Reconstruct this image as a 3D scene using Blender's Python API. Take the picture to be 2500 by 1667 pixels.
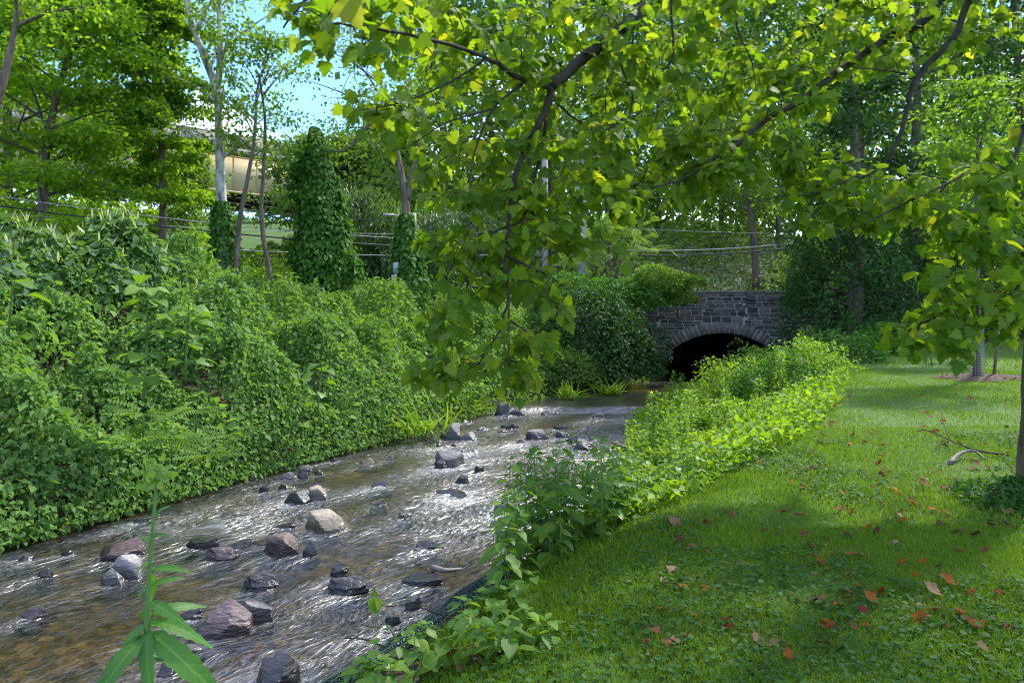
import bpy, math, random
import numpy as np
from mathutils import Matrix, Vector

for o in list(bpy.data.objects):
    bpy.data.objects.remove(o)
sc = bpy.context.scene
C = sc.collection
# ------------------------------------------------------------------ camera
F = 1805.0; HZ = 760.0; CAMZ = 2.6          # focal length and horizon in pixels of the 2500 px wide photograph
cam = bpy.data.cameras.new('camera'); camo = bpy.data.objects.new('camera', cam); C.objects.link(camo)
camo.location = (0, 0, CAMZ); camo.rotation_euler = (math.radians(90), 0, 0)
cam.sensor_width = 36; cam.lens = 36 * F / 2500; cam.shift_y = -(833.5 - HZ) / 2500
cam.clip_start = .05; cam.clip_end = 3000
cam.dof.use_dof = True; cam.dof.focus_distance = 9; cam.dof.aperture_fstop = 8
sc.camera = camo
# ------------------------------------------------------------------ sky, sun, exposure
SUN_AZ, SUN_EL = 48.0, 52.0                  # degrees clockwise from the view direction, and above the horizon
w = bpy.data.worlds.new('World'); sc.world = w; w.use_nodes = True
nt = w.node_tree; nd = nt.nodes; lk = nt.links
bg = nd['Background']; bg.inputs['Strength'].default_value = .15
sky = nd.new('ShaderNodeTexSky'); sky.sky_type = 'NISHITA'; sky.sun_disc = False
sky.sun_elevation = math.radians(SUN_EL); sky.sun_rotation = math.radians(SUN_AZ)
sky.altitude = 1500; sky.air_density = 1.0; sky.dust_density = .1; sky.ozone_density = 3
tc = nd.new('ShaderNodeTexCoord'); mp = nd.new('ShaderNodeMapping'); mp.inputs['Scale'].default_value = (1.6, 1.6, 4.2)
mp.inputs['Location'].default_value = (1.35, .7, .4)
nz = nd.new('ShaderNodeTexNoise'); nz.inputs['Scale'].default_value = 1.7; nz.inputs['Detail'].default_value = 7; nz.inputs['Roughness'].default_value = .55
nz.inputs['Distortion'].default_value = .4
cr = nd.new('ShaderNodeValToRGB'); cr.color_ramp.elements[0].position = .47; cr.color_ramp.elements[1].position = .76
mxs = nd.new('ShaderNodeMixRGB'); mxs.inputs[2].default_value = (9.2, 9.1, 9.0, 1)
tint = nd.new('ShaderNodeMixRGB'); tint.blend_type = 'MULTIPLY'; tint.inputs[0].default_value = 1; tint.inputs[2].default_value = (.58, .73, .98, 1)
lk.new(tc.outputs['Generated'], mp.inputs['Vector']); lk.new(mp.outputs[0], nz.inputs['Vector']); lk.new(nz.outputs['Fac'], cr.inputs[0])
lk.new(sky.outputs[0], tint.inputs[1]); lk.new(tint.outputs[0], mxs.inputs[1]); lk.new(cr.outputs[0], mxs.inputs[0]); lk.new(mxs.outputs[0], bg.inputs['Color'])
sl = bpy.data.lights.new('sun', 'SUN'); so = bpy.data.objects.new('sun', sl); C.objects.link(so)
sl.energy = 2.1; sl.angle = math.radians(2.5); sl.color = (1, .95, .86)
az, el = math.radians(SUN_AZ), math.radians(SUN_EL)
SUND = Vector((math.sin(az) * math.cos(el), math.cos(az) * math.cos(el), math.sin(el)))
so.rotation_euler = SUND.to_track_quat('Z', 'Y').to_euler(); so.location = (0, 0, 40)
sc.view_settings.view_transform = 'Standard'; sc.view_settings.look = 'None'; sc.view_settings.gamma = 1
sc.view_settings.exposure = 1.9
cy = sc.cycles
cy.max_bounces = 7; cy.diffuse_bounces = 3; cy.glossy_bounces = 2; cy.transmission_bounces = 4; cy.transparent_max_bounces = 8
cy.caustics_reflective = False; cy.caustics_refractive = False; cy.sample_clamp_indirect = 6
cy.use_denoising = True; cy.pixel_filter_type = 'BLACKMAN_HARRIS'; cy.filter_width = 1.1
# ------------------------------------------------------------------ helpers
rng = np.random.default_rng(7); random.seed(7)

def P(u, v, Y):
    """pixel of the photograph at depth Y -> world point"""
    return np.array([(u - 1250) / F * Y, Y, CAMZ + (HZ - v) / F * Y])

def onz(u, v, z=0.0):
    Y = (CAMZ - z) * F / (v - HZ)
    return np.array([(u - 1250) / F * Y, Y, z])

def _h(ix, iy, iz, seed):
    n = (ix * 374761393 + iy * 668265263 + iz * 1442695041 + seed * 974711) & 0x7fffffff
    n = ((n ^ (n >> 13)) * 1274126177) & 0x7fffffff
    return ((n ^ (n >> 16)) & 0xffff) / 65535.0

def noise(x, y, z=0.0, seed=0):
    x, y, z = np.broadcast_arrays(np.asarray(x, float), np.asarray(y, float), np.asarray(z, float))
    ix, iy, iz = [np.floor(a).astype(np.int64) for a in (x, y, z)]
    fx, fy, fz = x - ix, y - iy, z - iz
    fx, fy, fz = [a * a * (3 - 2 * a) for a in (fx, fy, fz)]
    r = 0
    for a in (0, 1):
        for b in (0, 1):
            for c in (0, 1):
                r = r + _h(ix + a, iy + b, iz + c, seed) * (fx if a else 1 - fx) * (fy if b else 1 - fy) * (fz if c else 1 - fz)
    return r * 2 - 1

def fbm(x, y, z=0.0, octv=3, seed=0):
    r = 0; a = 1; s = 1; t = 0
    for k in range(octv):
        r = r + a * noise(np.asarray(x) * s, np.asarray(y) * s, np.asarray(z) * s, seed + k); t += a; a *= .5; s *= 2.03
    return r / t

def unit(a):
    a = np.asarray(a, float)
    return a / np.maximum(np.linalg.norm(a, axis=-1, keepdims=True), 1e-9)

def mesh(name, V, Fs, attrs=None, smooth=False, uv=None):
    """Fs: list of (m,k) index arrays"""
    me = bpy.data.meshes.new(name)
    V = np.asarray(V, np.float32).reshape(-1, 3)
    if isinstance(Fs, np.ndarray): Fs = [Fs]
    Fs = [np.asarray(f, np.int32) for f in Fs if len(f)]
    me.vertices.add(len(V)); me.vertices.foreach_set('co', V.ravel())
    loops = np.concatenate([f.ravel() for f in Fs]); sizes = np.concatenate([np.full(len(f), f.shape[1], np.int32) for f in Fs])
    starts = np.concatenate([[0], np.cumsum(sizes)[:-1]]).astype(np.int32)
    me.loops.add(len(loops)); me.loops.foreach_set('vertex_index', loops)
    me.polygons.add(len(sizes)); me.polygons.foreach_set('loop_start', starts)
    if smooth: me.polygons.foreach_set('use_smooth', np.ones(len(sizes), bool))
    if attrs:
        for k, a in attrs.items():
            at = me.attributes.new(k, 'FLOAT', 'POINT'); at.data.foreach_set('value', np.asarray(a, np.float32).ravel())
    if uv is not None:
        l = me.uv_layers.new(name='UVMap'); l.data.foreach_set('uv', np.asarray(uv, np.float32)[loops].ravel())
    me.update(calc_edges=True)
    return me

def obj(name, me, m=None, parent=None, label=None, cat=None, group=None, kind=None, loc=None):
    o = bpy.data.objects.new(name, me); C.objects.link(o)
    if m is not None and me is not None and not me.materials: me.materials.append(m)
    if parent is not None: o.parent = parent
    if loc is not None: o.location = loc
    if label: o['label'] = label
    if cat: o['category'] = cat
    if group: o['group'] = group
    if kind: o['kind'] = kind
    return o

def thing(name, label, cat, loc=(0, 0, 0), group=None, rz=0):
    o = bpy.data.objects.new(name, None); C.objects.link(o); o.location = loc; o.rotation_euler = (0, 0, rz)
    o.empty_display_size = .1
    o['label'] = label; o['category'] = cat
    if group: o['group'] = group
    return o

class MB:
    """collects shapes, builds one mesh"""
    def __init__(s): s.V = []; s.F = {}; s.n = 0; s.A = []
    def add(s, V, *Fs, rnd=None):
        V = np.asarray(V, float).reshape(-1, 3)
        for f in Fs:
            f = np.asarray(f, np.int64)
            if len(f): s.F.setdefault(f.shape[1], []).append(f + s.n)
        s.V.append(V); s.n += len(V)
        s.A.append(np.full(len(V), random.random()) if rnd is None else np.broadcast_to(rnd, len(V)))
        return s
    def box(s, lo, hi):
        x0, y0, z0 = lo; x1, y1, z1 = hi
        return s.add([(x0,y0,z0),(x1,y0,z0),(x1,y1,z0),(x0,y1,z0),(x0,y0,z1),(x1,y0,z1),(x1,y1,z1),(x0,y1,z1)], BOXF)
    def tube(s, pts, rad, seg=6, cap=True):
        V, Fq, Ft = tube(pts, rad, seg, cap); return s.add(V, Fq, Ft)
    def mesh(s, name, origin=(0, 0, 0), smooth=False):
        return mesh(name, np.concatenate(s.V) - np.asarray(origin), [np.concatenate(f) for f in s.F.values()], {'rnd': np.concatenate(s.A)}, smooth)

BOXF = np.array([(0,3,2,1),(4,5,6,7),(0,1,5,4),(1,2,6,5),(2,3,7,6),(3,0,4,7)])

def tube(pts, rad, seg=6, cap=True):
    pts = np.asarray(pts, float); n = len(pts); rad = np.broadcast_to(np.asarray(rad, float), n)
    T = unit(np.gradient(pts, axis=0)); ref = np.array([0, 0, 1.0]) if abs(T[0][2]) < .8 else np.array([1.0, 0, 0])
    V = []
    for i in range(n):
        a = ref - T[i] * ref.dot(T[i]); a = a / max(np.linalg.norm(a), 1e-6); ref = a
        b = np.cross(T[i], a); an = np.arange(seg) * 2 * math.pi / seg
        V.append(pts[i] + rad[i] * (np.cos(an)[:, None] * a + np.sin(an)[:, None] * b))
    V = np.concatenate(V); q = []
    for i in range(n - 1):
        for k in range(seg):
            q.append((i*seg+k, i*seg+(k+1) % seg, (i+1)*seg+(k+1) % seg, (i+1)*seg+k))
    t = []
    if cap:
        V = np.vstack([V, pts[0], pts[-1]]); m = n * seg
        for k in range(seg):
            t.append((m, (k+1) % seg, k)); t.append((m+1, (n-1)*seg+k, (n-1)*seg+(k+1) % seg))
    return V, np.array(q).reshape(-1, 4), np.array(t).reshape(-1, 3)

def smoothpath(pts, n):
    """Catmull-Rom resample"""
    p = np.asarray(pts, float); p = np.vstack([2*p[0]-p[1], p, 2*p[-1]-p[-2]])
    out = []
    for t in np.linspace(0, len(p) - 3 - 1e-6, n):
        i = int(t); f = t - i; a, b, c, d = p[i:i+4]
        out.append(.5 * (2*b + (c-a)*f + (2*a-5*b+4*c-d)*f*f + (3*b-a-3*c+d)*f**3))
    return np.array(out)

# leaf templates: base at origin, midrib +Y, length 1, normal +Z
def _outline(pts, mid):
    """pts: right side outline from base to tip (x>=0); mid: points on midrib; fold along the midrib, fan faces"""
    return pts, mid
def oval(wd=.32, seg=3, fold=.12, droop=.12, peak=.42):
    ys = np.linspace(0, 1, seg + 1); V = []; Fq = []; Ft = []
    def wid(y): return wd * math.sin(math.pi * min(1, y ** (math.log(.5) / math.log(peak)))) ** .9 if 0 < y < 1 else 0
    V.append((0, 0, 0)); rows = []
    for y in ys[1:-1]:
        x = wid(y); z = -droop * y * y
        rows.append(len(V)); V += [(-x, y, z + fold * x), (0, y, z), (x, y, z + fold * x)]
    V.append((0, 1, -droop)); tip = len(V) - 1
    r = rows[0]; Ft += [(0, r + 1, r), (0, r + 2, r + 1)]
    for a, b in zip(rows, rows[1:]): Fq += [(a, a + 1, b + 1, b), (a + 1, a + 2, b + 2, b + 1)]
    r = rows[-1]; Ft += [(r, r + 1, tip), (r + 1, r + 2, tip)]
    return np.array(V), [np.array(Ft).reshape(-1, 3), np.array(Fq).reshape(-1, 4)]
DIAM = (np.array([(0,0,0),(-.3,.5,.06),(0,1,-.1),(.3,.5,.06)], float), [np.array([(0,3,2),(0,2,1)])])
OVAL = oval(.3, 3); OVALW = oval(.42, 3, peak=.36); OVALH = oval(.36, 4, .2, .2, .33); NARROW = oval(.13, 3, .1, .3)
TRI = (np.array([(0,0,0),(-.38,.28,.05),(0,1,-.14),(.38,.28,.05),(0,.42,-.03)], float), [np.array([(0,4,1),(1,4,2),(2,4,3),(3,4,0)])])
OV4 = (np.array([(0,0,0),(-.33,.45,.07),(0,1,-.14),(.33,.45,.07),(0,.5,-.02)], float), [np.array([(0,4,1),(1,4,2),(2,4,3),(3,4,0)])])
SLIM = (np.array([(0,0,0),(-.13,.4,.02),(0,1,-.2),(.13,.4,.02)], float), [np.array([(0,3,2),(0,2,1)])])
BLADE1 = (np.array([(-.5,0,0),(.5,0,0),(0,1,.15)], float), [np.array([(0,1,2)])])
BLADE = (np.array([(-.5,0,0),(.5,0,0),(.28,.6,.05),(0,1,.25)], float), [np.array([(0,1,2),(0,2,3)])])
def lobed(seed, curl=.12, droop=.2):
    r = random.Random(seed)
    half = [(.0,.0),(.16,-.06),(.30,.02),(.47,.10),(.44,.22),(.58,.42),(.40,.42),(.33,.50),(.36,.66),(.24,.66),(.18,.78),(.13,.84),(.0,1.0)]
    out = [(x + r.uniform(-.02, .02) * (x > 0), y + r.uniform(-.03, .03) * (x > 0)) for x, y in half]
    lft = [(-x + r.uniform(-.03, .03), y + r.uniform(-.03, .03)) for x, y in half[-2:0:-1]]
    ring = out + lft
    k1, k2 = r.uniform(.5, 1.5) * curl, r.uniform(.4, 1.6) * droop
    tw = r.uniform(-.18, .18)
    def zz(x, y): return k1 * abs(x) * 1.3 - k2 * y * y + .05 * math.sin(9 * x + seed) * (abs(x) + .2) + tw * x * y - .25 * max(0, abs(x) - .3)
    V = [(x, y, zz(x, y)) for x, y in ring] + [(0, .3, zz(0, .3)), (0, .62, zz(0, .62))]
    n = len(ring); c, d = n, n + 1; T = []
    for i in range(n):
        j = (i + 1) % n; ym = (ring[i][1] + ring[j][1]) / 2
        T.append((i, j, d if ym > .5 else c))
    ti = [i for i in range(n) if T[i][2] == d]
    T += [(ti[0], d, c), (c, d, (ti[-1] + 1) % n)]
    return np.array(V), [np.array(T)]
LOBED = [lobed(i) for i in range(10)]
def frond(npair=8, droop=.3, lw=.11, ll=.3):
    V = []; T = []
    def leaf(p, d, L, z):
        p = np.array(p); d = unit(d); s = np.array([-d[1], d[0], 0]); b = len(V)
        for q in (p, p + d*L*.45 - s*L*.17, p + d*L - (0, 0, .12*L), p + d*L*.45 + s*L*.17): V.append(tuple(q))
        T.extend([(b, b+1, b+2), (b, b+2, b+3)])
    V += [(-.006, 0, 0), (.006, 0, 0), (0, 1, -droop)]; T.append((0, 1, 2))
    for k in range(npair):
        y = .12 + .82 * k / npair; z = -droop * y * y; L = ll * (1 - .35 * y) * (.6 + .4 * min(1, k / 2))
        leaf((0, y, z), (1, .45, -.1), L, z); leaf((0, y, z), (-1, .45, -.1), L, z)
    leaf((0, .96, -droop * .92), (0, 1, -.3), ll * .7, 0)
    return np.array(V, float), [np.array(T)]
FROND = frond()

def frames(d, n):
    y = unit(d); z = n - (n * y).sum(-1, keepdims=True) * y; z = unit(z); x = np.cross(y, z)
    return x, y, z

def leaves(tmpl, pos, d, n, size, wid=1.0):
    """arrays of leaves -> V, faces, per-vertex random"""
    V0, F0 = tmpl; N = len(pos); k = len(V0)
    x, y, z = frames(np.asarray(d, float), np.asarray(n, float)); s = np.broadcast_to(np.asarray(size, float), N)[:, None, None]
    V = pos[:, None, :] + s * (V0[None, :, 0, None] * wid * x[:, None] + V0[None, :, 1, None] * y[:, None] + V0[None, :, 2, None] * z[:, None])
    off = (np.arange(N) * k)[:, None, None]
    return V.reshape(-1, 3), [(f[None] + off).reshape(-1, f.shape[1]) for f in F0 if len(f)], np.repeat(rng.random(N), k)

def leafmesh(name, groups, origin=(0, 0, 0)):
    """groups: list of (tmpl,pos,d,n,size)"""
    Vs, Fd, A, off = [], {}, [], 0
    for g in groups:
        if len(g[1]) == 0: continue
        V, Fs, r = leaves(*g)
        for f in Fs: Fd.setdefault(f.shape[1], []).append(f + off)
        Vs.append(V); A.append(r); off += len(V)
    return mesh(name, np.concatenate(Vs) - np.asarray(origin), [np.concatenate(f) for f in Fd.values()], {'rnd': np.concatenate(A)})

def rand_dirs(n): return unit(rng.normal(size=(n, 3)))
UP = np.array([0, 0, 1.0])

def leaf_matrix(pos, d, n, s):
    x, y, z = frames(np.array([d], float), np.array([n], float))
    m = Matrix.Identity(4)
    for i in range(3): m[i][0] = x[0][i]*s; m[i][1] = y[0][i]*s; m[i][2] = z[0][i]*s; m[i][3] = pos[i]
    return m
# ------------------------------------------------------------------ materials
def newmat(name):
    m = bpy.data.materials.new(name); m.use_nodes = True; t = m.node_tree
    return m, t.nodes, t.links, t.nodes['Principled BSDF'], t.nodes['Material Output']

def ramp(nd, lk, src, stops):
    r = nd.new('ShaderNodeValToRGB'); e = r.color_ramp.elements
    while len(e) > 1: e.remove(e[-1])
    e[0].position = stops[0][0]; e[0].color = (*stops[0][1], 1)
    for p, c in stops[1:]:
        q = e.new(p); q.color = (*c, 1)
    lk.new(src, r.inputs[0]); return r.outputs[0]

def leafmat(name, stops, trans=(1.5, 1.6, .5), tw=.45, rough=.45, spec=.4, patch=.35, pscale=.8, veins=False):
    """stops: base colours over the per-leaf random value; the translucent colour is the base colour times trans"""
    m, nd, lk, b, out = newmat(name)
    a = nd.new('ShaderNodeAttribute'); a.attribute_name = 'rnd'
    g = nd.new('ShaderNodeNewGeometry'); n = nd.new('ShaderNodeTexNoise'); n.inputs['Scale'].default_value = pscale; n.inputs['Detail'].default_value = 2
    lk.new(g.outputs['Position'], n.inputs['Vector'])
    mx = nd.new('ShaderNodeMath'); mx.operation = 'MULTIPLY_ADD'; mx.inputs[1].default_value = 1 - patch; 
    sb = nd.new('ShaderNodeMath'); sb.operation = 'MULTIPLY'; sb.inputs[1].default_value = patch
    lk.new(n.outputs['Fac'], sb.inputs[0]); lk.new(a.outputs['Fac'], mx.inputs[0]); lk.new(sb.outputs[0], mx.inputs[2])
    col = ramp(nd, lk, mx.outputs[0], stops)
    if veins:   # midrib and side veins in the leaf's own coordinates
        t = nd.new('ShaderNodeTexCoord'); sx = nd.new('ShaderNodeSeparateXYZ'); lk.new(t.outputs['Object'], sx.inputs[0])
        def mth(op, a, b_=None, c_=None):
            q = nd.new('ShaderNodeMath'); q.operation = op
            for k, v_ in enumerate((a, b_, c_)):
                if v_ is None: continue
                if isinstance(v_, (int, float)): q.inputs[k].default_value = v_
                else: lk.new(v_, q.inputs[k])
            return q.outputs[0]
        ax = mth('ABSOLUTE', sx.outputs['X']); rib = mth('LESS_THAN', ax, .012)
        ph = mth('MULTIPLY', mth('SUBTRACT', sx.outputs['Y'], mth('MULTIPLY', ax, 1.1)), 56.0)
        sv = mth('POWER', mth('MULTIPLY_ADD', mth('SINE', ph), .5, .5), 6.0)
        vv_ = mth('MAXIMUM', rib, mth('MULTIPLY', sv, .14))
        vm = nd.new('ShaderNodeMixRGB'); vm.blend_type = 'MULTIPLY'; vm.inputs[2].default_value = (1.6, 1.4, 1.5, 1); lk.new(vv_, vm.inputs[0]); lk.new(col, vm.inputs[1]); col = vm.outputs[0]
        bp = nd.new('ShaderNodeBump'); bp.inputs['Strength'].default_value = .12; bp.inputs['Distance'].default_value = .004; bp.invert = True; lk.new(sv, bp.inputs['Height']); lk.new(bp.outputs[0], b.inputs['Normal'])
    lk.new(col, b.inputs['Base Color']); b.inputs['Roughness'].default_value = rough; b.inputs['Specular IOR Level'].default_value = spec
    tr = nd.new('ShaderNodeBsdfTranslucent'); mu = nd.new('ShaderNodeMixRGB'); mu.blend_type = 'MULTIPLY'; mu.inputs[0].default_value = 1
    mu.inputs[2].default_value = (*trans, 1); lk.new(col, mu.inputs[1]); lk.new(mu.outputs[0], tr.inputs['Color'])
    ms = nd.new('ShaderNodeMixShader'); ms.inputs[0].default_value = tw
    lk.new(b.outputs[0], ms.inputs[1]); lk.new(tr.outputs[0], ms.inputs[2]); lk.new(ms.outputs[0], out.inputs['Surface'])
    return m

def solidmat(name, stops, scale=6, rough=.8, spec=.3, bump=.3, bscale=None, stretch=(1, 1, 1), objrand=0, detail=6, bdist=.02, coord='Object'):
    m, nd, lk, b, out = newmat(name)
    t = nd.new('ShaderNodeTexCoord'); mp = nd.new('ShaderNodeMapping'); mp.inputs['Scale'].default_value = stretch
    lk.new(t.outputs[coord], mp.inputs[0])
    n = nd.new('ShaderNodeTexNoise'); n.inputs['Scale'].default_value = scale; n.inputs['Detail'].default_value = detail; lk.new(mp.outputs[0], n.inputs['Vector'])
    src = n.outputs['Fac']
    if objrand:
        oi = nd.new('ShaderNodeObjectInfo'); ma = nd.new('ShaderNodeMath'); ma.operation = 'MULTIPLY_ADD'; ma.inputs[1].default_value = objrand
        sb = nd.new('ShaderNodeMath'); sb.operation = 'MULTIPLY'; sb.inputs[1].default_value = 1 - objrand
        lk.new(src, sb.inputs[0]); lk.new(oi.outputs['Random'], ma.inputs[0]); lk.new(sb.outputs[0], ma.inputs[2]); src = ma.outputs[0]
    lk.new(ramp(nd, lk, src, stops), b.inputs['Base Color'])
    b.inputs['Roughness'].default_value = rough; b.inputs['Specular IOR Level'].default_value = spec
    if bump:
        n2 = nd.new('ShaderNodeTexNoise'); n2.inputs['Scale'].default_value = bscale or scale * 3; n2.inputs['Detail'].default_value = 5; lk.new(mp.outputs[0], n2.inputs['Vector'])
        bp = nd.new('ShaderNodeBump'); bp.inputs['Strength'].default_value = bump; bp.inputs['Distance'].default_value = bdist
        lk.new(n2.outputs['Fac'], bp.inputs['Height']); lk.new(bp.outputs[0], b.inputs['Normal'])
    return m

def G(*c): return c
M = {}
M['plane'] = leafmat('plane tree leaf', [(0, (.07,.16,.010)), (.5, (.115,.20,.018)), (.86, (.17,.26,.026)), (.94, (.28,.30,.025)), (.985, (.30,.16,.03)), (1, (.16,.05,.015))], trans=(2.5, 2.15, .6), tw=.62, rough=.5, spec=.25, patch=.15)
M['vine'] = leafmat('vine leaf', [(0, (.055,.12,.028)), (.35, (.10,.195,.045)), (.65, (.145,.26,.06)), (.85, (.20,.32,.075)), (1, (.31,.40,.11))], trans=(1.8, 1.8, .6), tw=.4, rough=.6, spec=.13, patch=.6)
M['vine_light'] = leafmat('fresh vine leaf', [(0, (.06,.13,.022)), (.5, (.12,.22,.035)), (1, (.24,.34,.06))], trans=(1.8, 1.8, .6), tw=.42, rough=.6, spec=.13, patch=.6)
M['knot'] = leafmat('knotweed leaf', [(0, (.04,.10,.035)), (.6, (.08,.16,.055)), (1, (.15,.24,.07))], tw=.35, rough=.55, spec=.25, patch=.4)
M['maple'] = leafmat('maple leaf', [(0, (.07,.16,.012)), (.5, (.13,.25,.016)), (1, (.25,.35,.03))], trans=(2.3, 2.1, .6), tw=.5, patch=.4, pscale=.5, spec=.2, rough=.55)
M['maple_deep'] = leafmat('deep green maple leaf', [(0, (.055,.13,.016)), (.5, (.10,.19,.022)), (1, (.19,.29,.035))], trans=(2.2, 2.1, .6), tw=.45, patch=.4, pscale=.5, spec=.2, rough=.55)
M['dull'] = leafmat('grey green leaf', [(0, (.03,.06,.028)), (.6, (.055,.095,.045)), (1, (.10,.15,.075))], tw=.3, rough=.55, spec=.3)
M['dark'] = leafmat('dark green leaf', [(0, (.02,.06,.014)), (.6, (.04,.10,.02)), (1, (.08,.17,.03))], tw=.35, rough=.55, spec=.2, patch=.4)
M['ivy'] = leafmat('creeper leaf', [(0, (.03,.10,.012)), (.6, (.06,.16,.018)), (1, (.11,.24,.03))], tw=.4, rough=.6, spec=.2)
M['far'] = leafmat('far leaf', [(0, (.07,.14,.03)), (.5, (.12,.20,.04)), (1, (.22,.29,.06))], tw=.45, patch=.55, pscale=.25, spec=.15, rough=.6)
M['bamboo'] = leafmat('bamboo leaf', [(0, (.07,.13,.045)), (.6, (.12,.20,.065)), (1, (.21,.29,.09))], tw=.35, patch=.4)
M['herb'] = leafmat('bank herb leaf', [(0, (.09,.18,.014)), (.5, (.15,.27,.02)), (1, (.28,.38,.035))], trans=(1.9, 1.8, .6), tw=.45, rough=.55, spec=.2, patch=.35)
M['nettle'] = leafmat('nettle leaf', [(0, (.07,.16,.014)), (.6, (.11,.22,.022)), (1, (.18,.30,.035))], trans=(1.9, 1.8, .6), tw=.42, rough=.45, spec=.35, patch=.1, veins=True)
M['weed'] = leafmat('weed leaf', [(0, (.055,.16,.02)), (1, (.10,.24,.03))], tw=.4, rough=.5, patch=.1, veins=True)
M['pale'] = leafmat('pale flowering ground cover', [(0, (.10,.15,.04)), (.45, (.22,.27,.09)), (.7, (.42,.44,.24)), (1, (.7,.7,.55))], tw=.3, patch=.4, pscale=.8)
M['grass'] = leafmat('grass blade', [(0, (.075,.155,.014)), (.5, (.125,.225,.018)), (.88, (.21,.31,.03)), (1, (.34,.34,.10))], trans=(1.7, 1.6, .5), tw=.38, rough=.6, spec=.12, patch=.45, pscale=.9)
M['clover'] = leafmat('ground ivy leaf', [(0, (.03,.085,.014)), (.6, (.05,.125,.02)), (1, (.085,.17,.035))], tw=.35, rough=.55, spec=.14, patch=.2)
M['fall_orange'] = leafmat('orange fallen leaf', [(0, (.20,.06,.008)), (.5, (.25,.085,.012)), (1, (.32,.15,.02))], trans=(1.2, 1, .6), tw=.3, patch=.2, spec=.1, rough=.7)
M['fall_brown'] = leafmat('brown fallen leaf', [(0, (.07,.03,.012)), (.5, (.12,.05,.02)), (1, (.19,.09,.035))], trans=(1.2, 1, .7), tw=.15, patch=.2, spec=.1, rough=.7)
M['fall_tan'] = leafmat('tan fallen leaf', [(0, (.13,.08,.04)), (.5, (.20,.125,.06)), (1, (.30,.20,.11))], trans=(1.2, 1, .7), tw=.2, patch=.2, spec=.1, rough=.7)
M['fall_red'] = leafmat('maroon fallen leaf', [(0, (.09,.02,.015)), (1, (.20,.045,.025))], trans=(1.3, 1, .7), tw=.2, patch=.2, spec=.1, rough=.7)
M['bud'] = leafmat('flower bud', [(0, (.12,.25,.03)), (1, (.25,.36,.05))], tw=.3)
M['cream'] = leafmat('cream flower spike', [(0, (.35,.38,.18)), (1, (.6,.58,.36))], tw=.3)
M['stem'] = solidmat('green stem', [(0, (.06,.14,.03)), (1, (.12,.22,.05))], 20, .6, bump=0)
M['stem_red'] = solidmat('brown stem', [(0, (.08,.06,.03)), (1, (.14,.12,.05))], 20, .7, bump=0)
M['bark'] = solidmat('grey brown bark', [(.3, (.06,.045,.032)), (.7, (.17,.135,.10))], 9, .9, bump=.8, stretch=(1, 1, .25), bdist=.03)
M['bark_dark'] = solidmat('dark branch bark', [(.3, (.018,.014,.010)), (.7, (.06,.045,.032))], 14, .85, bump=.5, bdist=.01)
M['bark_pale'] = solidmat('pale mottled bark', [(.34, (.09,.085,.065)), (.44, (.30,.29,.25)), (.6, (.52,.51,.46)), (.8, (.62,.61,.57))], 5, .8, bump=.4, stretch=(1, 1, .4), bdist=.02)
M['bark_plane'] = solidmat('flaking plane bark', [(.3, (.05,.035,.02)), (.45, (.12,.09,.055)), (.6, (.17,.13,.08)), (.75, (.30,.25,.17))], 6, .85, bump=.9, bscale=14, stretch=(1, 1, .35), bdist=.04)
M['pole'] = solidmat('weathered pole wood', [(.3, (.22,.19,.17)), (.7, (.40,.36,.33))], 6, .85, bump=.3, stretch=(3, 3, .2))
M['conc'] = solidmat('stained concrete', [(.25, (.10,.085,.075)), (.5, (.32,.28,.24)), (.75, (.45,.41,.36))], 1.2, .85, bump=.2, stretch=(2.5, 2.5, .35))
M['girder'] = solidmat('cream painted steel', [(.2, (.50,.40,.22)), (.8, (.62,.51,.31))], .6, .5, bump=0)
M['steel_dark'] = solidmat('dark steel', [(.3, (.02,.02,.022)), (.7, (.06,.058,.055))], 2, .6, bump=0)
M['rust'] = solidmat('pinkish pier steel', [(.3, (.30,.20,.15)), (.7, (.42,.30,.24))], 3, .8, bump=0)
M['metal'] = solidmat('galvanised metal', [(.3, (.24,.25,.26)), (.7, (.36,.37,.38))], 4, .4, bump=0)
M['wire'] = solidmat('black cable', [(0, (.015,.015,.016)), (1, (.03,.03,.03))], 4, .5, bump=0)
M['wirelight'] = solidmat('bare cable', [(0, (.25,.26,.27)), (1, (.4,.41,.42))], 4, .4, bump=0)
M['mortar'] = solidmat('pale mortar', [(.3, (.28,.265,.24)), (.7, (.5,.475,.43))], 8, .95, bump=.5)
M['stone'] = solidmat('dark bridge stone', [(.22, (.045,.040,.034)), (.45, (.085,.077,.066)), (.65, (.15,.132,.11)), (.82, (.22,.185,.145)), (.95, (.28,.19,.13))], 5, .8, bump=.8, bscale=16, objrand=.55, bdist=.03)
M['vouss'] = solidmat('arch stone', [(.25, (.10,.09,.078)), (.6, (.19,.17,.145)), (.85, (.29,.26,.22))], 5, .85, bump=.7, bscale=16, objrand=.4, bdist=.03)
M['stake'] = solidmat('weathered stake wood', [(.3, (.10,.10,.05)), (.7, (.19,.18,.10))], 8, .8, bump=.3, stretch=(4, 4, .3))
M['guard'] = solidmat('grey mesh guard', [(0, (.20,.21,.21)), (1, (.34,.35,.35))], 30, .6, bump=0)
M['netting'] = solidmat('dark green netting', [(0, (.012,.03,.02)), (1, (.03,.065,.045))], 30, .6, bump=0)
M['mulch'] = solidmat('mulch', [(.3, (.05,.035,.022)), (.7, (.17,.125,.085))], 14, .95, bump=1, bdist=.05)
M['log'] = solidmat('driftwood', [(.3, (.09,.08,.07)), (.7, (.28,.25,.21))], 10, .8, bump=.6, stretch=(.3, 2, 2))
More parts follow.
